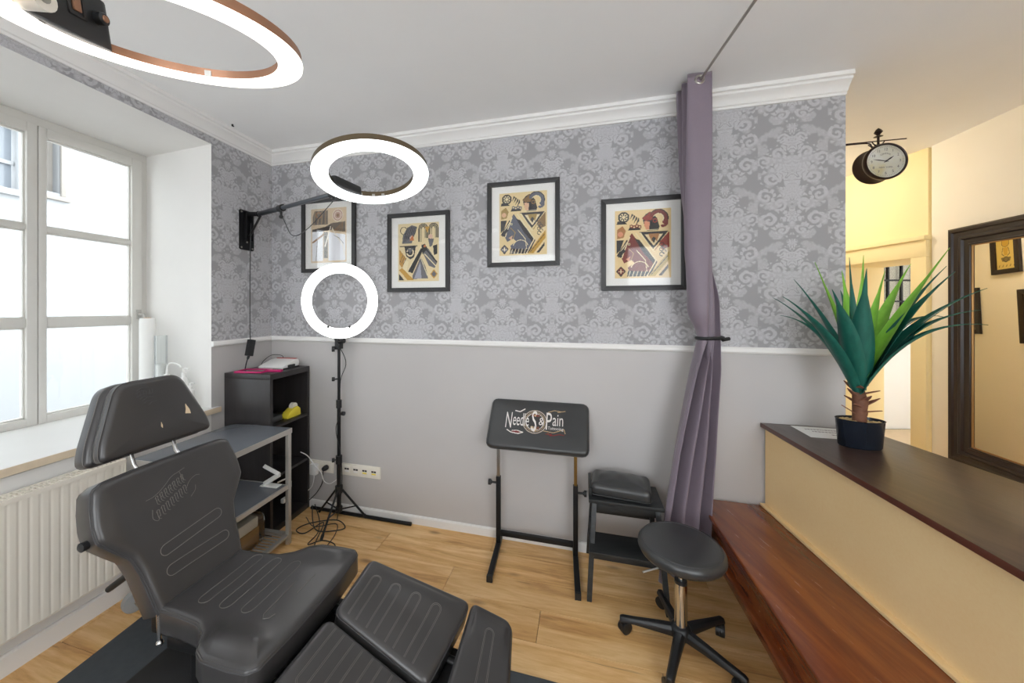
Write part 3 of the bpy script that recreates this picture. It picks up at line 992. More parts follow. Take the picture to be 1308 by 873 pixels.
# things on and in them
tb = thing('plastic_stand', 'magenta plastic tray frame lying on top of the black shelf unit', 'tray', tuple(KX(0.33, 0.15, KH)))
f = KX.at(0.27, 0.05, KH)
ar = math.radians(8)
tf = Fr(f(0, 0, 0), UL * math.cos(ar) + NL * math.sin(ar), NL * math.cos(ar) - UL * math.sin(ar), ZZ)
mb = MB()
mb.box(tf, (0, 0.125), (0.0, 0.010), (0, 0.012)); mb.box(tf, (0, 0.125), (0.20, 0.21), (0, 0.012)); mb.box(tf, (0, 0.010), (0, 0.21), (0, 0.012)); mb.box(tf, (0.115, 0.125), (0, 0.21), (0, 0.012))
mb.box(tf, (0.03, 0.065), (0.205, 0.31), (0, 0.014))
mb.build('rim', M['pink'], tb, bevel=0.003)
MB().box(tf, (0.01, 0.115), (0.01, 0.20), (0.001, 0.006)).build('panel', M['screen'], tb)

ph = thing('card_terminal', 'white sloping desk device with red back edge on the black shelf unit', 'device', tuple(KX(0.12, 0.25, KH)))
g = KX.at(0.04, 0.10, KH)
pts = [(0.0, 0.0), (0.17, 0.0), (0.178, 0.014), (0.12, 0.034), (0.04, 0.056), (0.0, 0.058), (-0.012, 0.03)]
mb = MB(); n = len(pts)
mb.add([g(a, 0.0, z + 0.004) for a, z in pts] + [g(a, 0.215, z + 0.004) for a, z in pts], [tuple(range(n)), tuple(range(n, 2 * n))[::-1]] + [(i, (i + 1) % n, n + (i + 1) % n, n + i) for i in range(n)])
mb.build('body', M['white_plastic'], ph, bevel=0.006)
MB().box(g, (-0.006, 0.010), (0.02, 0.195), (0.060, 0.066)).build('red_strip', M['red'], ph, bevel=0.002)
MB().box(g, (0.0, 0.165), (0.004, 0.222), (0.0, 0.010)).build('foot_plate', M['black_plastic'], ph, bevel=0.003)
MB().box(g, (0.05, 0.12), (0.216, 0.226), (0.010, 0.030)).build('port_panel', M['black_plastic'], ph, bevel=0.003)
MB().tube(spline([g(-0.01, 0.06, 0.03), g(-0.04, 0.03, 0.075), g(0.0, -0.03, 0.085), g(0.06, -0.05, 0.05), g(0.09, -0.06, 0.005)], 6), 0.0025, 6).build('cable', M['black_plastic'], ph, smooth=True)

td = thing('tape_dispenser', 'yellow tape dispenser on the upper inner shelf of the black unit', 'tape dispenser', tuple(KX(0.13, 0.33, 0.76)))
g = KX.at(0.055, 0.29, 0.7605)
pts = [(0.0, 0.0), (0.145, 0.0), (0.150, 0.012), (0.120, 0.045), (0.075, 0.068), (0.03, 0.072), (0.004, 0.05)]
n = len(pts); mb = MB()
mb.add([g(a, 0, z) for a, z in pts] + [g(a, 0.06, z) for a, z in pts], [tuple(range(n)), tuple(range(n, 2 * n))[::-1]] + [(i, (i + 1) % n, n + (i + 1) % n, n + i) for i in range(n)])
mb.build('body', M['yellow'], td, bevel=0.006)
mb = MB(); lf = Fr(g(0.05, 0.012, 0.070), UL, ZZ, -NL); mb.lathe(Fr(g(0.05, 0.015, 0.072), UL, ZZ, NL), [(0.018, 0), (0.030, 0), (0.030, 0.03), (0.018, 0.03)], 20)
mb.build('tape_roll', M['cream_plastic'], td, smooth=True)

pc = thing('pouch', 'dark rumpled pouch lying behind the tape dispenser in the black unit', 'pouch', tuple(KX(0.27, 0.22, 0.76)))
pcu = Cushion(round_outline([(0, 0), (0.155, 0.01), (0.15, 0.27), (0.0, 0.28)], 0.03), 0.05, 0.02, 0.03, lambda u, v: 0.008 * math.sin(u * 60 + v * 40))
pcu.mesh(KX.at(0.222, 0.06, 0.812)).build('pouch_body', M['leather_dull'], pc, smooth=True, angle=60)

dv = thing('white_bracket', 'white folded plastic bracket on the middle shelf of the grey table', 'bracket', tuple(DK(0.06, 0.45, 0.405)))
g = DK.at(-0.0, 0.40, 0.406)
mb = MB(); mb.tube([g(0.05, 0.0, 0.12), g(0.05, 0.12, 0.075)], 0.016, 4); mb.tube([g(0.05, 0.12, 0.075), g(0.07, 0.02, 0.012)], 0.016, 4)
mb.box(g, (0.04, 0.09), (0.0, 0.13), (0, 0.006)); mb.build('folded_arm', M['white_plastic'], dv, bevel=0.002)
cb = thing('white_cable', 'white charging cable with plug hanging under the middle shelf', 'cable', tuple(KX(0.2, 0.34, 0.3)))
g = KX.at(0.0, 0.0, 0.0)
MB().tube(spline([g(0.30, 0.35, 0.33), g(0.25, 0.375, 0.335), g(0.20, 0.375, 0.30), g(0.205, 0.370, 0.235), g(0.245, 0.372, 0.20)], 8), 0.006, 8).build('cord', M['white_plastic'], cb, smooth=True)
MB().box(g.at(0.262, 0.372, 0.185), (-0.022, 0.018), (-0.014, 0.014), (-0.016, 0.016)).build('plug', M['white_plastic'], cb, bevel=0.004)
bg = thing('plastic_bag', 'clear bag of paper goods on the bottom rack of the grey table', 'bag', tuple(DK(0.27, 0.33, 0.07)))
bc = Cushion(round_outline([(0, 0), (0.30, 0.0), (0.30, 0.30), (0.0, 0.28)], 0.06), 0.21, 0.06, 0.02, lambda u, v: 0.012 * math.sin(u * 45) * math.cos(v * 38))
bc.mesh(DK.at(0.10, 0.20, 0.285)).build('film', M['bag'], bg, smooth=True, angle=60)
MB().box(DK.at(0.13, 0.24, 0.074), (0, 0.22), (0, 0.20), (0, 0.10)).build('parcel', M['cardboard'], bg, bevel=0.01)
MB().box(DK.at(0.14, 0.25, 0.176), (0, 0.20), (0, 0.19), (0, 0.07)).build('paper_stack', M['white_plastic'], bg, bevel=0.01)

# ------------------------------------------------------------------ window sill things
def sill_thing(name, label, cat, x, y):
    return thing(name, label, cat, (x, y, 0.91))
r = sill_thing('paper_roll', 'tall white roll of couch paper standing in the window corner', 'paper roll', -2.40, 2.585)
f = Fr((-2.40, 2.585, 0.91), (1, 0, 0), (0, 1, 0), ZZ)
MB().lathe(f, [(0.010, 0.0), (0.044, 0.0), (0.044, 0.60), (0.040, 0.62), (0.010, 0.62)], 28).build('roll', M['paper'], r, smooth=True)
MB().lathe(f, [(0.018, 0.0), (0.020, 0.0), (0.020, 0.623), (0.018, 0.623)], 16).build('core', M['cardboard'], r, smooth=True)
r = sill_thing('cup_dispenser', 'clear plastic tube dispenser beside the white paper roll', 'dispenser', -2.26, 2.535)
f = Fr((-2.26, 2.535, 0.91), (1, 0, 0), (0, 1, 0), ZZ)
MB().lathe(f, [(0.036, 0.01), (0.037, 0.50), (0.035, 0.50), (0.034, 0.012)], 24).build('tube', M['clear_plastic'], r, smooth=True)
MB().lathe(f, [(0.040, 0.0), (0.040, 0.02), (0.036, 0.026)], 24).build('base', M['white_plastic'], r, smooth=True)
MB().lathe(f, [(0.029, 0.03), (0.032, 0.30), (0.026, 0.30)], 24).build('cups', M['white_plastic'], r, smooth=True)
def bottle(label, x, y, R, H, spout):
    r = sill_thing('pump_bottle', label, 'bottle', x, y)
    f = Fr((x, y, 0.91), (1, 0, 0), (0, 1, 0), ZZ)
    MB().lathe(f, [(R * .9, 0), (R, 0.006), (R, H * 0.68), (R * 0.8, H * 0.76), (R * 0.38, H * 0.80), (R * 0.38, H * 0.84)], 24).build('body', M['white_plastic'], r, smooth=True)
    mb = MB(); mb.lathe(f, [(R * .48, H * .83), (R * .48, H * .90), (0.006, H * .905), (0.006, H)], 16)
    mb.build('pump_cap', M['white_plastic'], r, smooth=True)
    pts = [f(0, 0, H * .97)] + [f(a, -a * .1, H + b) for a, b in spout]
    MB().tube(spline(pts, 5), 0.0045, 8).build('spout', M['white_plastic'], r, smooth=True)
bottle('white pump bottle with long curved spout beside the clear dispenser', -2.16, 2.47, 0.037, 0.27, [(0.006, 0.035), (0.04, 0.05), (0.09, 0.035), (0.10, 0.02)])
bottle('slim white pump bottle below the spout of its neighbour', -2.09, 2.52, 0.026, 0.27, [(0.01, 0.004), (0.035, 0.0)])
bottle('short white pump bottle at the right end of the sill', -1.985, 2.445, 0.028, 0.185, [(0.01, 0.004), (0.035, 0.0)])

# ------------------------------------------------------------------ pictures
FW, FH = 0.497, 0.587
GREEN = None
def knight_print(c, P):
    K, W_, G, A, B, D = P['k'], P['w'], P['g'], P['a'], P['b'], P['d']
    c.circ(.16, .90, .105, K).circ(.16, .90, .075, W_)
    for i in range(8):
        a = i * math.pi / 4
        c.line([(.16, .90), (.16 + .06 * math.cos(a), .90 + .06 * math.sin(a) / c.asp)], .022, K)
    c.circ(.16, .90, .03, W_)
    for i in range(4):
        c.poly([(.27 + .035 * i, .86 - .03 * i), (.31 + .04 * i, .95 - .02 * i), (.34 + .035 * i, .93 - .03 * i)], K)
        c.circ(.30 + .05 * i, .76 - .012 * (i % 2), .035, D, .016)
    c.poly([(.03, .80), (.22, .80), (.18, .835), (.05, .845)], K).poly([(.24, .70), (.47, .70), (.45, .73), (.26, .74)], K)
    # helmet head with plume
    c.poly([(.50, .88), (.56, .93), (.64, .965), (.70, .92), (.76, .86), (.80, .74), (.78, .69), (.58, .69), (.55, .75), (.52, .80)], K)
    c.poly([(.49, .87), (.58, .92), (.63, .965), (.70, .90), (.66, .84), (.56, .83)], A)
    c.circ(.575, .775, .05, B).poly([(.53, .83), (.56, .70), (.62, .70), (.63, .82)], B)
    c.arc(.78, .86, .13, 150, -35, .075, D).arc(.78, .86, .17, 140, -30, .018, K).arc(.78, .86, .09, 150, -30, .016, W_)
    c.arc(.86, .80, .07, 40, -100, .05, D)
    c.circ(.72, .83, .045, A).circ(.72, .83, .02, K)
    c.line([(.48, .70), (.95, .70)], .012, W_)
    # shield triangle
    c.poly([(.44, .67), (.95, .67), (.80, .52), (.69, .42)], K).poly([(.54, .63), (.86, .63), (.70, .46)], W_)
    c.poly([(.60, .64), (.67, .52), (.70, .60), (.75, .52), (.80, .64)], G).poly([(.66, .56), (.70, .50), (.74, .57), (.70, .60)], K)
    c.line([(.46, .66), (.70, .38)], .02, W_).line([(.96, .65), (.72, .40)], .016, G)
    # left figure
    c.poly([(.04, .72), (.14, .77), (.20, .70), (.16, .60), (.04, .58)], G).circ(.10, .65, .05, B)
    c.poly([(.03, .56), (.16, .56), (.10, .42), (.03, .36)], K)
    # horse
    c.poly([(.58, .36), (.76, .23), (.64, .03), (.30, .03), (.40, .14)], K).poly([(.03, .33), (.22, .57), (.27, .53), (.12, .30)], K).poly([(.80, .52), (.97, .66), (.97, .44), (.84, .40)], A)
    c.poly([(.27, .62), (.31, .66), (.36, .60), (.45, .53), (.60, .40), (.73, .23), (.62, .06), (.26, .05), (.24, .16), (.36, .22), (.30, .27), (.17, .22), (.12, .30), (.18, .40), (.24, .55)], D)
    c.poly([(.36, .58), (.44, .56), (.72, .26), (.70, .20), (.52, .36)], K)
    c.line([(.27, .60), (.16, .38), (.13, .30)], .02, W_).line([(.40, .40), (.55, .26), (.58, .10)], .014, W_).line([(.24, .44), (.34, .36), (.30, .28)], .016, G)
    c.circ(.26, .50, .022, W_).circ(.26, .50, .011, K).arc(.45, .12, .16, 160, 20, .016, W_).poly([(.20, .28), (.28, .32), (.26, .24)], B)
    c.line([(.38, .66), (.74, .25), (.58, .03)], .022, W_)
    c.line([(.25, .56), (.06, .34)], .016, W_)
    c.poly([(.06, .30), (.20, .40), (.16, .44), (.05, .36)], K)
    # bottom
    c.poly([(.22, .02), (.56, .02), (.62, .09), (.24, .11)], K)
    for i in range(5):
        c.line([(.25 + .07 * i, .03), (.28 + .07 * i, .10)], .013, W_)
    c.poly([(.02, .10), (.11, .18), (.20, .10), (.11, .02)], K).poly([(.04, .10), (.11, .16), (.18, .10), (.11, .04)], D)
    c.line([(.07, .10), (.15, .10)], .012, W_).line([(.11, .07), (.11, .13)], .012, W_)
    c.poly([(.60, .02), (.72, .02), (.97, .26), (.97, .38)], P['band']).line([(.66, .05), (.94, .31)], .012, K)
    c.poly([(.78, .03), (.84, .03), (.95, .14), (.95, .19)], K)
    for i in range(5):
        c.arc(.84 + .04 * (i % 2), .34 + .035 * i, .035, 0, 280, .014, K)

def arch_print(c, P):
    K, W_, G, A, B, D = P['k'], P['w'], P['g'], P['a'], P['b'], P['d']
    for x in (.62, .87):
        for r, w in ((.105, .022), (.075, .02), (.045, .02)):
            c.arc(x, .90, r, 180, 0, w, K)
            c.line([(x - r, .90), (x - r, .68)], w, K).line([(x + r, .90), (x + r, .74)], w, K)
    c.poly([(.66, .93), (.78, .93), (.72, .82)], P['band']).circ(.80, .76, .055, B).poly([(.74, .72), (.88, .72), (.84, .60), (.78, .58)], D)
    c.poly([(.10, .66), (.12, .80), (.22, .92), (.34, .97), (.46, .94), (.44, .84), (.38, .76), (.34, .66)], D)
    for i in range(6):
        c.line([(.14 + .05 * i, .68 + .02 * i), (.24 + .045 * i, .93)], .014, K)
    c.circ(.34, .75, .05, B).poly([(.28, .70), (.36, .80), (.40, .70)], A).circ(.14, .88, .09, K, .075)
    c.poly([(.04, .62), (.48, .62), (.48, .60), (.04, .60)], K)
    c.poly([(.16, .60), (.44, .60), (.40, .42), (.30, .38), (.20, .44)], K).arc(.30, .50, .08, 200, 520, .03, W_).poly([(.22, .56), (.38, .57), (.30, .48)], D)
    c.poly([(.03, .56), (.16, .44), (.20, .40), (.10, .24), (.03, .30)], G).poly([(.03, .52), (.15, .42), (.05, .34)], P['band'])
    c.poly([(.16, .38), (.26, .34), (.20, .12), (.12, .22)], W_)
    c.poly([(.22, .18), (.56, .58), (.62, .54), (.36, .14)], K).line([(.22, .16), (.58, .60)], .022, W_)
    c.poly([(.36, .10), (.56, .42), (.68, .24), (.74, .05), (.36, .04)], D).poly([(.40, .05), (.55, .34), (.58, .05)], P['s']).line([(.56, .40), (.72, .10)], .016, W_)
    c.poly([(.58, .62), (.66, .64), (.74, .54), (.60, .46)], K).circ(.66, .60, .03, A)
    c.poly([(.62, .48), (.74, .56), (.96, .32), (.90, .22), (.76, .26)], D).line([(.66, .46), (.92, .26)], .02, W_).line([(.70, .54), (.95, .32)], .03, K)
    c.poly([(.86, .60), (.96, .62), (.96, .46), (.88, .44)], K)
    c.poly([(.02, .20), (.10, .24), (.40, .02), (.24, .02)], P['band']).poly([(.02, .14), (.02, .02), (.16, .02)], K)
    c.poly([(.79, .12), (.88, .20), (.97, .12), (.88, .04)], P['band']).poly([(.82, .12), (.88, .175), (.94, .12), (.88, .065)], D)
    for i in range(3):
        c.line([(.05 + .04 * i, .34 - .02 * i), (.12 + .04 * i, .46 - .03 * i)], .012, K)

def washed_print(c, P):
    K, W_, G, A, B, D = P['k'], P['w'], P['g'], P['a'], P['b'], P['d']
    c.poly([(.05, .70), (.48, .70), (.48, .96), (.10, .96), (.05, .86)], D)
    for i in range(7):
        c.line([(.08 + .055 * i, .72), (.12 + .05 * i, .95)], .02, K if i % 2 else G)
    c.circ(.22, .88, .09, A).circ(.22, .88, .05, D)
    c.circ(.76, .86, .15, W_).circ(.76, .86, .135, B).circ(.76, .86, .10, W_).circ(.76, .86, .085, B).circ(.76, .86, .04, A)
    c.poly([(.03, .62), (.40, .66), (.60, .72), (.60, .60), (.36, .58), (.03, .56)], K)
    c.poly([(.55, .72), (.97, .74), (.97, .55), (.66, .58)], D)
    for i in range(4):
        c.line([(.66 + .07 * i, .58), (.90, .73 - .02 * i)], .014, A)
    c.poly([(.03, .58), (.34, .58), (.34, .03), (.03, .03)], P['s']).poly([(.50, .56), (.97, .50), (.97, .03), (.50, .03)], P['s'])  # pale fields: glare of the picture glass put into the print colours
    c.poly([(.36, .56), (.48, .56), (.48, .08), (.36, .08)], D)
    for i in range(6):
        c.circ(.42, .12 + .07 * i, .022, K)
    c.line([(.40, .30), (.56, .66)], .03, W_).line([(.05, .38), (.36, .52)], .045, A).line([(.60, .62), (.90, .30), (.96, .12)], .02, W_)
    c.line([(.20, .56), (.14, .04)], .012, D).line([(.64, .50), (.80, .44), (.92, .34)], .01, D)

PAL_B = dict(k=(46, 44, 46), w=(236, 222, 184), g=(170, 140, 80), a=(136, 104, 62), b=(226, 184, 148), d=(96, 98, 112), band=(196, 150, 54), s=(170, 168, 180))
PAL_R = dict(k=(40, 36, 36), w=(238, 220, 178), g=(176, 120, 70), a=(150, 50, 34), b=(222, 150, 116), d=(122, 44, 34), band=(196, 168, 96), s=(150, 150, 150))
PAL_G = dict(k=(44, 42, 42), w=(238, 224, 186), g=(188, 140, 66), a=(200, 120, 70), b=(224, 190, 168), d=(110, 108, 112), band=(200, 152, 62), s=(168, 168, 180))
PAL_P = dict(k=(70, 60, 54), w=(244, 236, 220), g=(170, 140, 104), a=(160, 120, 84), b=(206, 168, 152), d=(122, 110, 98), band=(190, 150, 90), s=(236, 236, 240))  # washed-out palette, glare on the glass mixed into the tones

def picture(label, t, z, painter, pal, bg, tilt=0.0):
    c = BACK(t, 0.004, z)
    root = thing('framed_print', label, 'picture', tuple(c), 'framed prints on the damask wall')
    ct, st = math.cos(tilt), math.sin(tilt)
    U = UB * ct + ZZ * st; V = ZZ * ct - UB * st
    f = Fr(c, U, V, NB)
    bw, dp = 0.030, 0.022
    w, h = FW / 2, FH / 2
    mb = MB()
    for a, b, cc, d in (((-w, -h), (w, -h), (w - bw, -h + bw), (-w + bw, -h + bw)), ((w, -h), (w, h), (w - bw, h - bw), (w - bw, -h + bw)),
                        ((w, h), (-w, h), (-w + bw, h - bw), (w - bw, h - bw)), ((-w, h), (-w, -h), (-w + bw, -h + bw), (-w + bw, h - bw))):
        mb.prism(f, [a, b, cc, d], 0.0, dp)
    mb.build('frame', M['frame_black'], root, bevel=0.0015)
    MB().box(f, (-w + bw - .004, w - bw + .004), (-h + bw - .004, h - bw + .004), (0.001, 0.006)).build('mount', M['mount'], root)
    iw, ih = FW * 0.66, FH * 0.735
    cv = Canvas(100, 128, bg, ih / iw)
    painter(cv, pal)
    cv.build('print', f, iw, ih, root, M['vcol'], 0.0068)
    MB().box(f, (-w + bw - .002, w - bw + .002), (-h + bw - .002, h - bw + .002), (0.0105, 0.0125)).build('glass', M['pic_glass'], root)
    return root
picture('framed print of round brown shapes with pale glare painted in, partly behind the ring lights', 0.5655, 2.180, washed_print, PAL_P, (226, 204, 172))
picture('framed print with black and white arches at its top right and a gold diamond', 1.342, 2.015, arch_print, PAL_G, (230, 212, 168))
picture('framed print of a grey plumed knight and horse, hung highest', 2.121, 2.180, knight_print, PAL_B, (232, 210, 160))
picture('framed print of a red and black knight and horse beside the curtain', 2.881, 2.007, knight_print, PAL_R, (234, 208, 156))

# ------------------------------------------------------------------ wall sockets
def socket_frame(t, z):
    return Fr(BACK(t, 0.0, z), UB, ZZ, NB)
sk = thing('double_socket', 'white double power socket behind the tripod, plugs pushed in', 'socket', tuple(BACK(0.47, 0.004, 0.32)))
f = socket_frame(0.495, 0.335)
MB().box(f, (-0.115, 0.115), (-0.045, 0.045), (0, 0.010)).build('plate', M['cream_plastic'], sk, bevel=0.003)
for x in (-0.045, 0.055):
    MB().lathe(f.at(x, 0, 0.0101), [(0.031, 0), (0.031, 0.002), (0.026, 0.001), (0.004, 0.001)], 20).build('outlet', M['cream_plastic'], sk, smooth=True)
pg = thing('white_plug', 'white plug with its cord in the left outlet of the double socket', 'plug', tuple(f(-0.045, 0, 0.02)))
MB().box(f, (-0.080, -0.018), (-0.062, 0.022), (0.013, 0.050)).build('plug_body', M['white_plastic'], pg, bevel=0.008)
MB().tube(spline([f(-0.05, -0.062, 0.03), f(-0.052, -0.10, 0.03), f(-0.07, -0.16, 0.03), f(-0.11, -0.20, 0.03)], 6), 0.0035, 6).build('cord', M['white_plastic'], pg, smooth=True)
pg = thing('black_plug', 'black plug with its cord in the right outlet of the double socket', 'plug', tuple(f(0.055, 0, 0.02)))
MB().lathe(f.at(0.055, 0, 0.013), [(0.020, 0), (0.021, 0.02), (0.016, 0.04), (0.008, 0.045)], 16).build('plug_body', M['black_plastic'], pg, smooth=True)
MB().tube(spline([f(0.055, 0, 0.055), f(0.05, -0.05, 0.05), f(0.03, -0.12, 0.035), f(-0.02, -0.20, 0.035), f(-0.09, -0.27, 0.035)], 6), 0.004, 6).build('cord', M['black_plastic'], pg, smooth=True)
wc = thing('looped_cord', 'thin white cord looping from the shelf unit across to the tripod', 'cord', tuple(f(0.0, 0.05, 0.06)))
MB().tube(spline([f(-0.13, 0.13, 0.085), f(-0.07, 0.10, 0.075), f(-0.01, 0.03, 0.07), f(0.05, -0.02, 0.07), f(0.075, -0.08, 0.07), f(0.13, -0.095, 0.07), f(0.20, -0.05, 0.07)], 6), 0.0035, 6).build('cord', M['white_plastic'], wc, smooth=True)
dt = thing('data_socket_strip', 'white strip of four data outlets low on the grey wall', 'socket', tuple(BACK(0.852, 0.004, 0.29)))
f = socket_frame(0.852, 0.338)
MB().box(f, (-0.172, 0.172), (-0.046, 0.046), (0, 0.010)).build('plate', M['cream_plastic'], dt, bevel=0.003)
for i in range(4):
    x = -0.118 + i * 0.079
    o = MB().box(f, (x - 0.026, x + 0.026), (-0.028, 0.030), (0.010, 0.013)).build('outlet', M['cream_plastic'], dt, bevel=0.002)
    mb = MB()
    for s_ in (-1, 1):
        mb.box(f, (x + s_ * 0.0105 - 0.009, x + s_ * 0.0105 + 0.009), (0.000, 0.013), (0.0131, 0.0140))
    mb.build('port', M['ink'] if i < 2 else M['ink'], o)
    MB().box(f, (x - 0.018, x + 0.018), (-0.016, -0.006), (0.0131, 0.0138)).build('label_window', M['paper'] if i < 2 else M['yellow'], o)
# ------------------------------------------------------------------ ring lamps
def ring_frame(c, n, up=(0, 1, 0)):
    n = unit(n); u = unit(np.cross(n, up)); v = np.cross(n, u)
    return Fr(c, u, v, n)                              # w points out of the lit face
def ring_lamp_head(root, f, R, ri, hgt, side, emit, ang):
    """flat ring: lit annulus at w=0, body behind it"""
    mb = MB()
    mb.lathe(f, [(ri + 0.002, -0.002), (ri, -0.004), (ri, -hgt), (R, -hgt), (R, -0.004), (R - 0.002, -0.002)], 96)
    # open the middle: rebuild as a closed ring section
    mb = MB(); prof = [(ri, -0.004), (ri, -hgt), (R, -hgt), (R, -0.004)]; N = 96
    vs = [f(r * math.cos(2 * math.pi * k / N), r * math.sin(2 * math.pi * k / N), w) for r, w in prof for k in range(N)]
    mb.add(vs, [(i * N + k, i * N + (k + 1) % N, ((i + 1) % 4) * N + (k + 1) % N, ((i + 1) % 4) * N + k) for i in range(4) for k in range(N)])
    ho = mb.build('housing', side, root, smooth=True)
    mb = MB(); prof = [(ri - 0.003, -0.005), (ri - 0.002, 0.001), (ri + 0.012, 0.004), (R - 0.012, 0.004), (R + 0.001, 0.001), (R + 0.002, -0.005)]
    vs = [f(r * math.cos(2 * math.pi * k / N), r * math.sin(2 * math.pi * k / N), w) for r, w in prof for k in range(N)]
    mb.add(vs, [(i * N + k, i * N + (k + 1) % N, ((i + 1) % 6) * N + (k + 1) % N, ((i + 1) % 6) * N + k) for i in range(6) for k in range(N)])
    mb.build('diffuser', emit, root, smooth=True)
    return ho
def clip(root, f, ri, a):
    g = Fr(f(ri * math.cos(a), ri * math.sin(a), -0.012), f.U * -math.sin(a) + f.V * math.cos(a), f.U * math.cos(a) + f.V * math.sin(a), f.W)
    MB().box(g, (-0.008, 0.008), (-0.004, 0.001), (-0.008, 0.008)).build('clip', M['silver'], root)
def driver_box(root, f, ri, a, L, depth, hgt):
    """control box on the inner rim, tapered ends; u tangential, v inward"""
    g = Fr(f(ri * math.cos(a), ri * math.sin(a), 0), f.U * -math.sin(a) + f.V * math.cos(a), -(f.U * math.cos(a) + f.V * math.sin(a)), f.W)
    pts = round_outline([(-L / 2, 0.0), (L / 2, 0.0), (L / 2 - 0.012, depth), (-L / 2 + 0.012, depth)], 0.02)
    b = MB().prism(g, pts, -hgt, -0.006).build('control_box', M['black_plastic'], root, bevel=0.004)
    return g, b

# lamp on the extending wall arm
R_, RI_ = 0.285, 0.212
fa = ring_frame((-0.581, 1.872, 2.277), (0.134, -0.19, -0.973))
la = thing('ring_lamp', 'cool white ring lamp on a telescopic arm from the window wall', 'lamp', tuple(LEFT(0.25, 0.0, 2.20)))
ring_lamp_head(la, fa, R_, RI_, 0.036, M['bronze'], M['emit_cool'], 0)
# local angle of the arm joint: far left of the ring as seen from the room
jt = np.array([-1.0, 0.62, 0]); aj = math.atan2(float(unit(jt) @ fa.V), float(unit(jt) @ fa.U))
g, bx = driver_box(la, fa, RI_ + 0.004, aj - 0.0, 0.20, 0.035, 0.052)
for da in (-0.35, 0.42, 0.75, 1.0, 2.6, 3.6, 4.4):
    clip(la, fa, RI_, aj + da)
pv = fa((R_ + 0.01) * math.cos(aj), (R_ + 0.01) * math.sin(aj), -0.025)
p0 = LEFT(0.235, 0.10, 2.325)
arm_d = unit(pv - p0)
am = MB()
am.tube([p0 + arm_d * 0.0, p0 + arm_d * 0.42], 0.019, 14)
am.build('arm_tube', M['gunmetal'], la, smooth=True)
am = MB(); am.tube([p0 + arm_d * 0.38, pv], 0.014, 14)
am.build('inner_tube', M['gunmetal'], la, smooth=True)
am = MB(); am.tube([p0 + arm_d * 0.40, p0 + arm_d * 0.46], 0.024, 14); am.tube([p0 + arm_d * 0.43, p0 + arm_d * 0.43 - ZZ * 0.05], 0.008, 10); am.ball(p0 + arm_d * 0.43 - ZZ * 0.06, 0.014)
am.build('clamp_collar', M['black_plastic'], la, smooth=True)
am = MB(); am.tube([pv - arm_d * 0.05, pv + arm_d * 0.01], 0.022, 14); am.tube([pv - arm_d * 0.02, pv - arm_d * 0.02 - ZZ * 0.04], 0.010, 10)
am.build('ring_joint', M['black_metal'], la, smooth=True)
pt = MB(); pf = Fr(LEFT(0.252, 0.0, 2.198), UL, ZZ, NL)
pt.prism(pf, round_outline([(-0.066, -0.152), (0.066, -0.152), (0.066, 0.152), (-0.066, 0.152)], 0.018, 4), 0.001, 0.007)
pt.box(pf, (-0.030, -0.024), (-0.08, 0.14), (0.007, 0.035)); pt.box(pf, (0.024, 0.030), (-0.08, 0.14), (0.007, 0.035))
po = pt.build('wall_plate', M['black_metal'], la, bevel=0.001)
for x, y in ((-0.05, -0.135), (0.05, -0.135), (-0.05, 0.135), (0.05, 0.135), (0.0, -0.09)):
    MB().lathe(pf.at(x, y, 0.007), [(0.007, 0), (0.007, 0.003), (0.003, 0.004)], 10).build('screw', M['steel'], po, smooth=True)
am = MB(); am.tube([LEFT(0.252, 0.02, 2.325), p0], 0.017, 12); am.tube([LEFT(0.252, 0.030, 2.15), p0 + arm_d * 0.06], 0.008, 8); am.ball(p0, 0.024)
am.build('pivot_strut', M['black_metal'], la, smooth=True)
MB().tube(spline([pv + np.array([0.02, -0.02, -0.02]), p0 + arm_d * 0.85 + np.array([0, 0, -0.17]), p0 + arm_d * 0.62 + np.array([0, 0, -0.20]), p0 + arm_d * 0.48 + np.array([0, 0, -0.09]), p0 + arm_d * 0.40 + np.array([0, 0, -0.02])], 8), 0.0025, 6).build('loose_cord', M['black_plastic'], la, smooth=True)
kt = LEFT(0.26, 0.055, 0)
MB().tube(spline([LEFT(0.26, 0.05, 2.25), LEFT(0.262, 0.045, 1.9), LEFT(0.268, 0.05, 1.5), LEFT(0.275, 0.06, 1.36)], 6), 0.003, 6).build('power_cord', M['black_plastic'], la, smooth=True)
bf = Fr(LEFT(0.280, 0.065, 1.30), unit(UL * 0.97 + ZZ * 0.22), unit(ZZ - UL * 0.22), NL)
MB().box(bf, (-0.024, 0.024), (-0.062, 0.062), (-0.017, 0.017)).build('power_brick', M['black_plastic'], la, bevel=0.004)
MB().tube(spline([bf(0, -0.06, 0), bf(0.01, -0.11, 0.0), bf(0.016, -0.16, 0.004)], 5), [0.009] * 3 + [0.004] * 8, 8).build('lower_cord', M['black_plastic'], la, smooth=True)

# big lamp over the chair, hanging into the top left corner
fc = ring_frame((-0.745, 0.848, 2.221), (-0.046, 0.218, -0.975))
lc = thing('ring_lamp', 'warm copper-edged ring lamp close above the reclining chair', 'lamp', tuple(LEFT(3.3, 0.0, 2.5)))
ring_lamp_head(lc, fc, R_, 0.232, 0.026, M['copper'], M['emit_warm'], 0)
jt = np.array([-1.0, 0.42, 0]); aj = math.atan2(float(unit(jt) @ fc.V), float(unit(jt) @ fc.U))
aj -= 0.45
g, bx = driver_box(lc, fc, 0.236, aj, 0.235, 0.035, 0.115)
mb = MB(); mb.box(g, (0.0, 0.006), (0.034, 0.0375), (-0.105, -0.045)); mb.box(g, (0.034, 0.040), (0.034, 0.0375), (-0.105, -0.045)); mb.box(g, (0.0, 0.040), (0.034, 0.0375), (-0.051, -0.045))
mb.build('switch_slot', M['ink'], bx)
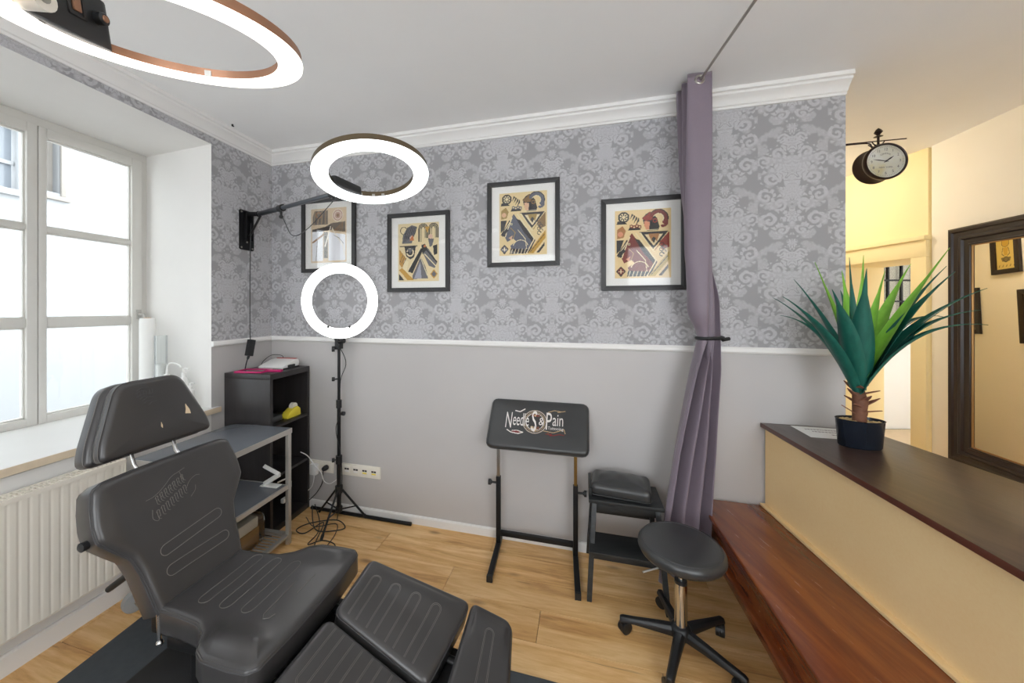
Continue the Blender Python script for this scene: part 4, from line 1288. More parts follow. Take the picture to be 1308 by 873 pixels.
MB().box(g, (0.010, 0.028), (0.034, 0.040), (-0.098, -0.056)).build('switch', M['copper'], bx, bevel=0.002)
kf = Fr(g(0.070, 0.035, -0.066), g.U, g.W, g.V)
MB().lathe(kf, [(0.014, 0.0), (0.014, 0.016), (0.011, 0.019)], 18).build('knob', M['black_plastic'], bx, smooth=True)
MB().lathe(kf.at(0, 0, 0.019), [(0.008, 0.0), (0.007, 0.002)], 14).build('knob_cap', M['copper'], bx, smooth=True)
mb = MB(); eb0 = g(-0.092, 0.030, -0.030); mb.tube([eb0, eb0 + g.V * 0.045], 0.026, 20)
mb.build('joint_sleeve', M['cream_plastic'], lc, smooth=True)
MB().lathe(Fr(eb0 + g.V * 0.0455, g.U, g.W, g.V), [(0.012, 0), (0.012, 0.001)], 14).build('joint_hole', M['steel'], lc)
pe = g(-0.10, 0.01, -0.07)
ws = LEFT(3.3, 0.10, 2.62)
mb = MB(); mb.tube([pe, ws], 0.016, 14); mb.tube([ws, LEFT(3.3, 0.0, 2.62)], 0.02, 12)
mb.build('arm_tube', M['gunmetal'], lc, smooth=True)
MB().box(Fr(LEFT(3.3, 0.0, 2.56), UL, ZZ, NL), (-0.066, 0.066), (-0.15, 0.15), (0.001, 0.007)).build('wall_plate', M['black_metal'], lc, bevel=0.001)
for da in (-0.62, 0.9, 2.2, 2.26, 3.4):
    clip(lc, fc, 0.232, aj + 0.45 + da)

# lamp on the floor tripod
SX, SY = -1.118, 2.780
ls = thing('ring_lamp', 'round white ring light upright on a black floor tripod', 'lamp', (SX, SY, 0))
fs = ring_frame((-1.084, 2.705, 1.655), (0.03, -1.0, 0.0), up=(0, 0, 1))
ring_lamp_head(ls, fs, 0.279, 0.209, 0.016, M['white_plastic'], M['emit_white'], 0)
mb = MB()
mb.tube([(SX, SY, 0.05), (SX, SY, 0.42)], 0.016, 14); pole = mb.build('lower_pole', M['black_metal'], ls, smooth=True)
MB().tube([(SX, SY, 0.42), (SX, SY, 0.86)], 0.0135, 14).build('middle_pole', M['black_metal'], ls, smooth=True)
MB().tube([(SX, SY, 0.86), (SX, SY, 1.30)], 0.011, 14).build('upper_pole', M['black_metal'], ls, smooth=True)
for z, r in ((0.445, 0.024), (0.87, 0.021)):
    MB().tube([(SX, SY, z - 0.03), (SX, SY, z + 0.03)], r, 14).build('collar', M['black_plastic'], ls, smooth=True)
def knob(p, d, r=0.016):
    d = unit(d); mb = MB(); mb.tube([p, p + d * 0.03], 0.006, 8); mb.tube([p + d * 0.03, p + d * 0.05], r, 12)
    return mb.build('knob', M['black_plastic'], ls, smooth=True)
knob(np.array([SX, SY, 0.445]), (-1, -.4, 0)); knob(np.array([SX, SY, 0.80]), (1, -.4, 0)); knob(np.array([SX, SY, 1.06]), (-1, -.3, 0)); knob(np.array([SX, SY, 1.29]), (-1, -.3, 0), 0.022)
mb = MB(); mb.box(Fr((SX, SY, 1.33), UB, -NB, ZZ), (-0.022, 0.022), (-0.022, 0.022), (-0.04, 0.045)); mb.tube([(SX, SY - .01, 1.35), (SX + .05, SY - .025, 1.355)], 0.020, 12)
mb.build('tilt_head', M['black_plastic'], ls, bevel=0.003)
MB().tube([(SX, SY, 1.345), (SX + .02, SY - .06, 1.385)], 0.010, 10).build('neck', M['black_metal'], ls, smooth=True)
for a in (-0.25, 0.25):
    q = fs(0, 0, 0); q = np.array([-1.084 + 0.16 * a * 2, 2.693, 1.655 - 0.193]); MB().ball(q, 0.009).build('tension_screw', M['black_plastic'], ls, smooth=True)
MB().tube([(SX, SY, 0.19), (SX, SY, 0.245)], 0.028, 14).build('leg_hub', M['black_plastic'], ls, smooth=True)
MB().tube([(SX, SY, 0.05), (SX, SY, 0.085)], 0.026, 14).build('brace_hub', M['black_plastic'], ls, smooth=True)
for fx, fy in ((-1.128, 2.50), (-0.905, 2.770), (-1.300, 2.850)):
    d = np.array([fx - SX, fy - SY, 0.0]); d = d / np.linalg.norm(d)
    top = np.array([SX, SY, 0.215]) + d * 0.026; foot = np.array([fx, fy, 0.008])
    mb = MB(); mb.tube([top, foot], 0.008, 8); mb.tube([foot - (foot - top) * 0.10, foot], 0.011, 8)
    lg = mb.build('leg', M['black_metal'], ls, smooth=True)
    mid = top * 0.42 + foot * 0.58
    MB().tube([np.array([SX, SY, 0.068]) + d * 0.024, mid], 0.005, 6).build('brace', M['black_metal'], lg, smooth=True)
MB().tube(spline([fs(0.06, 0.0, -0.03) + np.array([0.0, 0, -0.265]), (SX + 0.06, SY - 0.02, 1.20), (SX + 0.02, SY - 0.02, 1.05), (SX + 0.013, SY - 0.02, 0.8), (SX - 0.015, SY - 0.02, 0.68), (SX + 0.018, SY - 0.018, 0.5), (SX + 0.03, SY - 0.018, 0.32), (SX + 0.02, SY - 0.02, 0.15), (SX + 0.01, SY - 0.06, 0.02)], 6), 0.0032, 6).build('power_cord', M['black_plastic'], ls, smooth=True)

cd = thing('cable_tangle', 'tangle of black cables on the floor between tripod and shelf unit', 'cable', (-1.25, 2.66, 0))
MB().tube(spline([(-1.36, 2.86, 0.05), (-1.30, 2.74, 0.006), (-1.22, 2.62, 0.005), (-1.13, 2.60, 0.005), (-1.02, 2.64, 0.005), (-1.12, 2.74, 0.005), (-1.30, 2.70, 0.005), (-1.36, 2.62, 0.005), (-1.28, 2.58, 0.005), (-1.20, 2.70, 0.010), (-1.15, 2.45, 0.005), (-1.09, 2.36, 0.005)], 8), 0.0038, 6).build('first_cable', M['black_plastic'], cd, smooth=True)
MB().tube(spline([(-1.33, 2.84, 0.07), (-1.24, 2.72, 0.014), (-1.19, 2.58, 0.004), (-1.20, 2.46, 0.004), (-1.12, 2.50, 0.004), (-1.02, 2.46, 0.004), (-0.98, 2.36, 0.004)], 8), 0.0035, 6).build('second_cable', M['black_plastic'], cd, smooth=True)
MB().tube(spline([(-1.37, 2.78, 0.004), (-1.25, 2.66, 0.004), (-1.10, 2.68, 0.012), (-1.06, 2.56, 0.004), (-1.07, 2.38, 0.004)], 8), 0.003, 6).build('third_cable', M['black_plastic'], cd, smooth=True)
fb = MB(); fb.tube([BACK(0.43, 0.040, 0.013), BACK(1.30, 0.040, 0.013)], 0.0125, 12)
fo_ = fb.build('floor_tube', M['black_metal'], smooth=True)
tag(fo_, 'black tube lying along the foot of the grey wall behind the tripod', 'tube')
hk = MB(); hk.tube([(-1.773, 2.552, CEIL), (-1.773, 2.552, CEIL - 0.012)], 0.006, 8); hk.tube([(-1.773, 2.552, CEIL - 0.012), (-1.762, 2.549, CEIL - 0.016)], 0.004, 6)
tag(hk.build('ceiling_hook', M['black_metal'], smooth=True), 'tiny dark hook in the ceiling near the corner', 'hook')

# ------------------------------------------------------------------ arm rest stand
AO = np.array([0.345, 2.37, 0])
st = thing('arm_rest', 'black padded arm rest with embroidered logo on a two post stand', 'arm rest', tuple(AO))
pL, pR = np.array([0.088, 2.440, 0]), np.array([0.572, 2.310, 0])
fd = unit((-0.20, -0.98, 0))                            # feet run toward the camera
for p in (pL, pR):
    lf = MB(); ff = Fr(p, fd, np.cross(ZZ, fd), ZZ)
    lf.box(ff, (-0.075, 0.31), (-0.016, 0.016), (0.010, 0.036))
    ft = lf.build('foot', M['black_metal'], st, bevel=0.002)
    mb = MB(); mb.box(ff, (0.31, 0.326), (-0.017, 0.017), (0.0, 0.038))
    mb.build('foot_cap', M['black_plastic'], ft)
    MB().box(ff, (-0.070, -0.02), (-0.012, 0.012), (0.0, 0.011)).build('foot_pad', M['black_plastic'], ft)
    MB().box(ff, (-0.015, 0.015), (-0.015, 0.015), (0.036, 0.475)).build('post', M['black_metal'], st, bevel=0.002)
    MB().box(ff, (-0.010, 0.010), (-0.010, 0.010), (0.475, 0.76)).build('inner_post', M['brass'] if p is pR else M['steel'], st, bevel=0.0015)
xb = MB(); d = pR - pL; xf = Fr(pL, unit(d), np.cross(ZZ, unit(d)), ZZ); Lx = np.linalg.norm(d)
xb.box(xf, (0.015, Lx - 0.015), (-0.015, 0.015), (0.085, 0.113)); xb.build('cross_bar', M['black_metal'], st, bevel=0.002)
for s_, p in ((-1, pL), (1, pR)):
    mb = MB(); a = p + ZZ * 0.43; u = unit(d) * s_
    mb.tube([a + u * 0.015, a + u * 0.045], 0.007, 10); mb.tube([a + u * 0.045, a + u * 0.052], 0.012, 12); mb.tube([a + u * 0.052, a + u * 0.068], 0.020, 14)
    mb.build('clamp_knob', M['black_plastic'], st, smooth=True)
tilt = math.atan2(0.22, 0.26)
PU = unit(d); PV = unit(ZZ * math.cos(tilt) + np.cross(ZZ, PU) * math.sin(tilt))
pc_ = (pL + pR) / 2 + np.array([0.005, -0.02, 0.850])
PF = Fr(pc_, PU, PV)
pad = Cushion(round_outline([(-0.322, -0.170), (0.322, -0.170), (0.322, 0.170), (-0.322, 0.170)], 0.045), 0.055, 0.022, 0.006)
po = pad.mesh(PF).build('pad', M['leather_dull'], st, smooth=True, angle=60)
mb = MB(); pad.seam(PF, mb, 0.0, 0.002); mb.build('piping', M['dark_thread'], po, smooth=True)
MB().box(PF, (-0.27, 0.27), (-0.05, 0.05), (-0.070, -0.054)).build('mount_plate', M['black_metal'], st)
# embroidered logo: cogged ring badge with NEEDLES & PAIN TATTOOING
LG = PF.at(-0.01, 0.012, 0.0066)
cv = Canvas(190, 92, (0, 0, 0), 92 / 190.0); cv.a[:] = False
WH, TN, BR, RD = (226, 220, 214), (196, 168, 128), (112, 72, 58), (120, 44, 44)
cx, cy = 0.485, 0.5
cv.circ(cx, cy, .205, (186, 172, 158), .190)
for i in range(40):
    a = 2 * math.pi * i / 40
    cv.circ(cx + .168 * math.cos(a), cy + .168 * math.sin(a) / cv.asp, .0085, TN)
cv.circ(cx, cy, .155, (58, 56, 56)).circ(cx, cy, .152, WH, .142)
for i in range(5):
    cv.circ(cx - .05 + .028 * i, cy + .23, .022, (BR, RD, TN, RD, BR)[i])
cv.circ(cx - .04, cy - .22, .026, TN).circ(cx + .01, cy - .27, .03, TN).circ(cx + .06, cy - .22, .026, BR).line([(cx, cy - .18), (cx, cy - .36)], .014, WH)
cv.line([(.03, .14), (.10, .06), (.22, .03), (.30, .09), (.20, .14), (.12, .12)], .016, WH).poly([(.10, .11), (.20, .13), (.28, .09), (.20, .055), (.13, .07)], RD)
cv.line([(.14, .86), (.22, .83), (.30, .94)], .018, WH).line([(.68, .10), (.80, .06), (.90, .12), (.97, .10)], .014, RD).circ(.76, .08, .022, RD).circ(.72, .12, .018, BR)
cv.line([(.70, .88), (.80, .96), (.92, .93)], .010, TN).line([(.86, .90), (.98, .96)], .010, TN)
cv.line([(.64, .20), (.80, .16), (.97, .30), (.99, .16)], .010, TN)
lo = cv.build('logo', LG, 0.385, 0.186, st, M['vcol_logo'])
mb = MB()
LT = LG.at(0, 0, 0.0008)
add_text(mb, LT, 'N', 0.076, -0.176, -0.006, 0.80, 2.05); add_text(mb, LT, 'eedle', 0.066, -0.096, 0.004, 0.76, 1.9)
add_text(mb, LT, 'S', 0.120, -0.010, -0.004, 0.72, 1.65); add_text(mb, LT, '&', 0.064, 0.037, 0.002, 0.9, 1.15)
add_text(mb, LT, 'P', 0.104, 0.082, 0.004, 0.8, 1.6); add_text(mb, LT, 'ain', 0.066, 0.142, 0.018, 0.95, 1.8)
add_text(mb, LT, 'Tattooing', 0.026, 0.128, -0.036, 0.95, 1.1)
M['logo_white'] = simple('white_embroidery', rgb(226, 222, 218), 0.7)
mb.build('lettering', M['logo_white'], lo, normals=False)

# ------------------------------------------------------------------ step stool with cushion
SO = np.array([0.808, 2.120, 0])
ss = thing('step_stool', 'black stained wooden step stool standing under the damask wall', 'stool', tuple(SO))
SF = Fr(SO, UB, -NB, ZZ)                                # u right, v away from the camera
TW = 0.375
top = MB().box(SF, (-TW / 2 - .012, TW / 2 + .012), (-0.085, 0.175), (0.482, 0.502)).build('top_board', M['black_stain'], ss, bevel=0.003)
MB().box(SF, (-0.200, 0.200), (-0.205, -0.010), (0.262, 0.280)).build('step_board', M['black_stain'], ss, bevel=0.003)
def leg(u0, v0, u1, v1, z1, w=0.026, dpt=0.034):
    mb = MB()
    vs = []
    for (u, v, z) in ((u0, v0, 0.0), (u1, v1, z1)):
        for a, b in ((-1, -1), (1, -1), (1, 1), (-1, 1)):
            vs.append(SF(u + a * w / 2, v + b * dpt / 2, z))
    mb.add(vs, [(3, 2, 1, 0), (4, 5, 6, 7), (0, 1, 5, 4), (1, 2, 6, 5), (2, 3, 7, 6), (3, 0, 4, 7)])
    return mb.build('leg', M['black_stain'], ss, bevel=0.002)
for s_ in (-1, 1):
    leg(s_ * 0.198, -0.180, s_ * 0.168, -0.060, 0.482)
    leg(s_ * 0.198, 0.225, s_ * 0.168, 0.150, 0.482)
    mb = MB()
    va, vb = -0.118, 0.188
    vs = [SF(s_ * 0.185 + a, v, z) for a in (-0.010, 0.010) for v, z in ((va - .05, 0.225), (vb, 0.225), (vb, 0.262), (va - .05, 0.262))]
    mb.add(vs, [(0, 1, 2, 3), (7, 6, 5, 4), (0, 4, 5, 1), (1, 5, 6, 2), (2, 6, 7, 3), (3, 7, 4, 0)])
    mb.build('side_rail', M['black_stain'], ss, bevel=0.002)
MB().box(SF, (-0.180, 0.180), (-0.074, -0.056), (0.440, 0.482)).build('front_apron', M['black_stain'], ss, bevel=0.002)
MB().box(SF, (-0.192, 0.192), (-0.166, -0.148), (0.220, 0.262)).build('step_apron', M['black_stain'], ss, bevel=0.002)
MB().box(SF, (-0.175, 0.175), (0.155, 0.173), (0.440, 0.482)).build('back_apron', M['black_stain'], ss, bevel=0.002)
MB().box(SF, (-0.188, 0.188), (0.178, 0.194), (0.290, 0.335)).build('back_rail', M['black_stain'], ss, bevel=0.002)
MB().box(SF, (-0.200, -0.182), (-0.04, 0.172), (0.500, 0.545)).build('side_lip', M['black_stain'], ss, bevel=0.003)
ck = thing('cushion', 'small black leather cushion lying on the step stool', 'cushion', tuple(SF(-0.02, 0.05, 0.503)))
ca_ = math.radians(-6)
CKF = Fr(SF(-0.015, 0.055, 0.578), SF.U * math.cos(ca_) + SF.V * math.sin(ca_), SF.V * math.cos(ca_) - SF.U * math.sin(ca_), ZZ)
ckc = Cushion(round_outline([(-0.165, -0.115), (0.165, -0.115), (0.165, 0.115), (-0.165, 0.115)], 0.035), 0.068, 0.030, 0.0, lambda u, v: 0.026 * max(0, 1 - (u / 0.15) ** 2) * max(0, 1 - (v / 0.10) ** 2) + 0.002 * math.sin(u * 55 + 1) * math.cos(v * 48))
cko = ckc.mesh(CKF).build('cover', M['leather_dull'], ck, smooth=True, angle=60)
mb = MB(); ckc.seam(CKF.at(0, 0, -0.034), mb, 0.0, 0.0025); mb.build('welt', M['leather_dull'], cko, smooth=True)
MB().box(CKF, (-0.13, 0.13), (-0.1115, -0.1095), (-0.030, -0.022)).build('zip', M['dark_thread'], cko)

# ------------------------------------------------------------------ swivel stool
QX, QY = 0.915, 1.705
sw = thing('swivel_stool', 'round black padded stool on a five armed caster base', 'stool', (QX, QY, 0))
QF = Fr((QX, QY, 0), (1, 0, 0), (0, 1, 0), ZZ)
seat = MB().lathe(QF, [(0.06, 0.438), (0.150, 0.440), (0.176, 0.450), (0.186, 0.468), (0.184, 0.487), (0.172, 0.500), (0.150, 0.5045), (0.08, 0.506), (0.004, 0.5065)], 64).build('seat', M['leather_dull'], sw, smooth=True, angle=70)
MB().tube([QF(0.170 * math.cos(t), 0.170 * math.sin(t), 0.5015) for t in np.linspace(0, 2 * math.pi, 64, endpoint=False)], 0.0018, 5, True).build('seam', M['dark_thread'], seat, smooth=True)
MB().box(QF, (-0.07, 0.10), (-0.08, 0.08), (0.405, 0.438)).build('seat_plate', M['black_metal'], sw, bevel=0.008)
MB().tube([(QX - 0.05, QY - 0.03, 0.425), (QX - 0.21, QY - 0.075, 0.418)], 0.004, 8).build('lever', M['silver'], sw, smooth=True)
MB().tube([(QX, QY, 0.30), (QX, QY, 0.41)], 0.0125, 16).build('gas_rod', M['chrome'], sw, smooth=True)
MB().lathe(QF, [(0.0275, 0.09), (0.0275, 0.315)], 20).build('column', M['chrome'], sw, smooth=True)
MB().lathe(QF, [(0.027, 0.315), (0.027, 0.328), (0.014, 0.330)], 20).build('column_cap', M['black_plastic'], sw, smooth=True)
MB().lathe(QF, [(0.045, 0.07), (0.050, 0.085), (0.042, 0.112), (0.030, 0.120)], 20).build('hub', M['black_plastic'], sw, smooth=True)
for a in (159, 84, 19, -53, -127):
    a = math.radians(a)
    af = Fr((QX, QY, 0), (math.cos(a), math.sin(a), 0), (-math.sin(a), math.cos(a), 0), ZZ)
    mb = MB(); sec = []
    for u, w, zt, zb in ((0.02, 0.024, 0.112, 0.068), (0.10, 0.021, 0.104, 0.068), (0.20, 0.018, 0.090, 0.066), (0.255, 0.017, 0.084, 0.060), (0.268, 0.014, 0.078, 0.052)):
        sec.append([af(u, -w, zb), af(u, -w, zt - 0.014), af(u, -w * .55, zt), af(u, w * .55, zt), af(u, w, zt - 0.014), af(u, w, zb)])
    vs = [p for s_ in sec for p in s_]
    fs_ = [tuple(range(6))[::-1], tuple(range(24, 30))] + [(i * 6 + k, i * 6 + (k + 1) % 6, (i + 1) * 6 + (k + 1) % 6, (i + 1) * 6 + k) for i in range(4) for k in range(6)]
    mb.add(vs, fs_)
    arm_ = mb.build('base_arm', M['black_plastic'], sw, bevel=0.003)
    b = a + 0.7
    wf = Fr(af(0.250, 0, 0.0290), (math.cos(b), math.sin(b), 0), ZZ, (math.sin(b), -math.cos(b), 0))
    mb = MB()
    for s_ in (-1, 1):
        mb.lathe(wf.at(-0.008, 0, s_ * 0.011), [(0.020, -0.009), (0.0285, -0.007), (0.0285, 0.007), (0.020, 0.009)], 18)
    mb.build('caster_wheel', M['grey_plastic'] if False else M['black_plastic'], arm_, smooth=True)
    mb = MB(); mb.tube([af(0.250, 0, 0.03), af(0.250, 0, 0.065)], 0.007, 8)
    mb.lathe(wf.at(-0.008, 0, 0), [(0.029, -0.003), (0.029, 0.003)], 16)
    mb.build('caster_fork', M['black_plastic'], arm_, smooth=True)

# ------------------------------------------------------------------ curtain and its ceiling rod
rod_d = unit((0.155, 0.988, 0))
RZ = 2.842
r0 = np.array([1.165, 1.96, RZ])
rd = MB(); rd.tube([r0 + rod_d * 0.34 - np.array([0, 0, 0]), r0 - rod_d * 2.2], 0.0065, 10)
ro_ = rd.build('curtain_rod', M['steel'], smooth=True)
tag(ro_, 'thin steel curtain rod running under the ceiling toward the viewer', 'rod')
mb = MB()
cu_t = thing('curtain', 'mauve satin curtain gathered by a black band beside the red print', 'curtain', (1.2, 2.07, 0.1))
def lerp_keys(z, keys):
    for (z0, a), (z1, b) in zip(keys[:-1], keys[1:]):
        if z <= z0 and z >= z1:
            t = (z0 - z) / (z0 - z1)
            t = t * t * (3 - 2 * t) if z > 1.43 else t
            return np.array(a) * (1 - t) + np.array(b) * t
    return np.array(keys[-1][1] if z < keys[-1][0] else keys[0][1], float)
# columns: centre x, centre y, fold amplitude across (x), spread along rod (y), spread across (x), fold amplitude in y, blend of the two layouts
CK = [(2.90, (1.178, 2.075, 0.058, 0.24, 0.0, 0.0, 0)), (2.45, (1.185, 2.075, 0.060, 0.22, 0.02, 0.010, 0)), (1.95, (1.205, 2.07, 0.062, 0.16, 0.06, 0.030, 0)),
      (1.60, (1.232, 2.065, 0.050, 0.09, 0.10, 0.045, 0)), (1.43, (1.262, 2.065, 0.022, 0.03, 0.085, 0.030, 0)), (1.25, (1.238, 2.06, 0.004, 0.01, 0.150, 0.050, 0)),
      (0.80, (1.170, 2.05, 0.0, 0.0, 0.230, 0.060, 0)), (0.45, (1.120, 2.045, 0.0, 0.0, 0.265, 0.062, 0)), (0.10, (1.095, 2.04, 0.0, 0.0, 0.280, 0.060, 0))]
ZT, ZB = 2.880, 0.10
NF = 3.0
def cur(s, t):
    z = ZT - (ZT - ZB) * t
    cx_, cy_, ax, sy_, sx_, ay, _ = lerp_keys(z, CK)
    ph = 2 * math.pi * NF * s
    cs = math.cos(ph); cs = math.copysign(abs(cs) ** 0.75, cs)
    x = cx_ + ax * cs + sx_ * (s - 0.5)
    y = cy_ + sy_ * (s - 0.5) - ay * math.sin(ph * 1.0 + 0.6) * (0.8 + 0.3 * math.sin(7 * s))
    x += 0.003 * math.sin(9 * s + 3 * z) + rod_d[0] / rod_d[1] * sy_ * (s - 0.5)
    y += 0.004 * math.sin(13 * s - 6 * z)
    zz = z
    if t > 0.97:
        zz += 0.05 * (s - 0.2)
    return (x, y, zz)
cg = MB().grid(cur, 121, 90)
cl_ = cg.build('cloth', M['curtain'], cu_t, smooth=True, angle=80, normals=False)
so_ = cl_.modifiers.new('thickness', 'SOLIDIFY'); so_.thickness = 0.0022; so_.offset = 0
gy = [2.075 + 0.24 * (k / 6 + 1 / 12 - 0.5) for k in range(6)]
for k in range(6):
    s_ = k / 6 + 1 / 12
    x, y, _ = cur(s_, (ZT - RZ) / (ZT - ZB))
    nx = cur(s_ + 0.01, (ZT - RZ) / (ZT - ZB)); d_ = unit(np.array([nx[0] - x, nx[1] - y, 0])); nn = unit(np.cross(d_, ZZ))
    gf = Fr((x, y, RZ), d_, ZZ, nn)
    tt = [gf(0.021 * math.cos(a), 0.021 * math.sin(a), 0) for a in np.linspace(0, 2 * math.pi, 28, endpoint=False)]
    MB().tube(tt, 0.0065, 8, True).build('grommet', M['steel'], cl_, smooth=True)
xs = [cur(i / 120, (ZT - 1.43) / (ZT - ZB)) for i in range(121)]
x0, x1 = min(p[0] for p in xs) - 0.004, max(p[0] for p in xs) + 0.004; y0, y1 = min(p[1] for p in xs) - 0.004, max(p[1] for p in xs) + 0.004
band = [((x0 + x1) / 2 + (x1 - x0) / 2 * math.copysign(abs(math.cos(a)) ** .7, math.cos(a)), (y0 + y1) / 2 + (y1 - y0) / 2 * math.copysign(abs(math.sin(a)) ** .7, math.sin(a))) for a in np.linspace(0, 2 * math.pi, 40, endpoint=False)]
mb = MB(); mb.tube([(a, b, 1.430 + 0.004 * (a - x0) / (x1 - x0)) for a, b in band], 0.010, 8, True)
mb.tube([(x1 - 0.03, y0 - 0.012, 1.425), (x1 + 0.012, y0 - 0.006, 1.432)], 0.010, 8)
mb.build('tie_band', M['black_plastic'], cu_t, smooth=True)

# ------------------------------------------------------------------ bench and counter
bench = thing('bench', 'long reddish brown wooden bench with moulded front along the counter', 'bench', (1.35, 1.4, 0))
def lx(p, q, y):
    return p[0] + (q[0] - p[0]) * (y - p[1]) / (q[1] - p[1])
BF0, BF1 = (1.290, 2.222), (0.845, 0.33)
MF0, MF1 = (1.628, 2.135), (1.355, 0.40)               # counter front panel line
def bpoly(inset, ext=0.0):
    y0, y1 = 2.222, 0.40
    return [(lx(BF0, BF1, 2.213) + inset, 2.213), (lx(MF0, MF1, 2.126) + 0.01, 2.118), (lx(MF0, MF1, y1) + 0.01, y1), (lx(BF0, BF1, y1) + inset, y1)]
MB().prism(WORLD, bpoly(0.0), 0.425, 0.452).build('seat_board', M['mahogany'], bench, bevel=0.009, bseg=3)
mb = MB(); p = bpoly(0.012); mb.prism(WORLD, p, 0.385, 0.425); mb.build('upper_bead', M['mahogany'], bench, bevel=0.008, bseg=3)
MB().prism(WORLD, bpoly(0.034), 0.285, 0.385).build('apron', M['mahogany'], bench)
MB().prism(WORLD, bpoly(0.006), 0.235, 0.285).build('lower_moulding', M['mahogany'], bench, bevel=0.010, bseg=3)
MB().prism(WORLD, bpoly(0.16), 0.0, 0.235).build('plinth', M['mahogany'], bench)

ct_ = thing('counter', 'reception counter of raw fibreboard with a dark brown top', 'counter', (1.75, 1.4, 0))
TFR0, TFR1 = (1.612, 2.132), (1.265, 0.42)
mb = MB(); mb.prism(WORLD, [(1.628, 2.118), (1.650, 2.112), (1.375, 0.40), (1.355, 0.40)], 0.453, 0.905)
mb.build('front_panel', M['mdf'], ct_)
mb = MB(); mb.prism(WORLD, [(1.600, 2.124), (1.628, 2.116), (1.355, 0.40), (1.327, 0.40)], 0.453, 0.466)
mb.build('skirting_strip', M['mdf'], ct_, bevel=0.002)
mb = MB(); mb.prism(WORLD, [(1.66, 2.09), (2.02, 1.99), (1.94, 0.40), (1.40, 0.40)], 0.0, 0.905); mb.build('carcass', M['mdf'], ct_)
tp = MB(); tp.prism(WORLD, [(1.610, 2.133), (2.095, 2.003), (1.985, 0.40), (1.262, 0.40)], 0.905, 0.930)
tpo = tp.build('worktop', [M['dark_top'], M['edge_brown']], ct_, bevel=0.002)
for p in tpo.data.polygons:
    if abs(p.normal.z) < 0.5:
        p.material_index = 1
pp = thing('paper_sheet', 'white printed sheet lying flat on the counter behind the plant', 'paper', (1.80, 1.99, 0.930))
PA = np.array([1.737, 2.075, 0.9305]); PB = np.array([2.000, 2.005, 0.9305]); PCc = np.array([1.690, 1.890, 0.9305])
pu = unit(PB - PA); pvv = unit(PA - PCc)
Lp, Hp = 0.272, np.linalg.norm(PA - PCc)
sfp = Fr(PCc, pu, pvv, ZZ)
MB().box(sfp, (0, Lp), (0, Hp), (0, 0.0008)).build('sheet', M['paper'], pp)
mb = MB()
random.seed(3)
for row, (y, x0, x1) in enumerate(((0.135, 0.045, 0.25), (0.098, 0.06, 0.235), (0.055, 0.125, 0.155))):
    x = x0
    while x < x1:
        w = random.uniform(0.006, 0.014)
        mb.box(sfp, (x, x + w), (y, y + 0.012), (0.0009, 0.0011)); x += w + 0.004
mb.build('faded_print_lines', M['lilac_ink'], pp)

# ------------------------------------------------------------------ potted plant
PX_, PY_ = 1.812, 1.762
pt_ = thing('potted_plant', 'artificial yucca with long teal and bright green leaves in a dark pot', 'plant', (PX_, PY_, 0.93))
pf_ = Fr((PX_, PY_, 0.93), UB, -NB, ZZ)
MB().lathe(pf_, [(0.02, 0.001), (0.080, 0.001), (0.084, 0.006), (0.093, 0.128), (0.096, 0.133), (0.092, 0.134), (0.088, 0.118), (0.02, 0.112)], 40, 0, 1.0, 0.66).build('pot', M['pot'], pt_, smooth=True, angle=50)
mb = MB(); random.seed(5)
for i in range(150):
    a = random.uniform(0, 2 * math.pi); q = math.sqrt(random.random()) * 0.082
    mb.ball(pf_(q * math.cos(a), q * math.sin(a) * 0.66, 0.117 + random.uniform(0, .006)), random.uniform(0.004, 0.008), 5, 4)
pb_ = mb.build('pebbles', M['pebble'], pt_, smooth=True); pb_['kind'] = 'stuff'
tr = MB(); tr.tube([pf_(0, 0, 0.10), pf_(-0.002, 0, 0.16), pf_(0.002, 0, 0.22), pf_(-0.004, 0, 0.26), pf_(-0.006, 0, 0.30)], [0.028, 0.026, 0.030, 0.024, 0.018], 12)
tr.build('trunk', M['trunk'], pt_, smooth=True)
def husk(a, z, L, up):
    d = np.array([math.cos(a), math.sin(a), 0]); q = np.cross(ZZ, d); b = np.array([PX_, PY_, 0.93 + z]) + d * 0.022
    pts = [(b + q * 0.018), (b - q * 0.018), (b + d * L * .5 - q * 0.012 + ZZ * up * .5), (b + d * L * .5 + q * 0.012 + ZZ * up * .5), (b + d * L + ZZ * up)]
    pts2 = [p - d * 0.003 + ZZ * 0.003 for p in pts]
    mb = MB(); mb.add(pts + pts2, [(0, 1, 2, 3), (3, 2, 4), (5, 8, 7, 6), (8, 9, 7), (0, 5, 6, 1), (1, 6, 7, 2), (2, 7, 9, 4), (4, 9, 8, 3), (3, 8, 5, 0)])
    mb.build('husk', M['husk'], pt_, smooth=True)
for i in range(13):
    husk(i * 2.4 + 0.3, 0.15 + 0.011 * i, 0.035 + 0.012 * (i % 3), 0.020 + 0.012 * (i % 2))
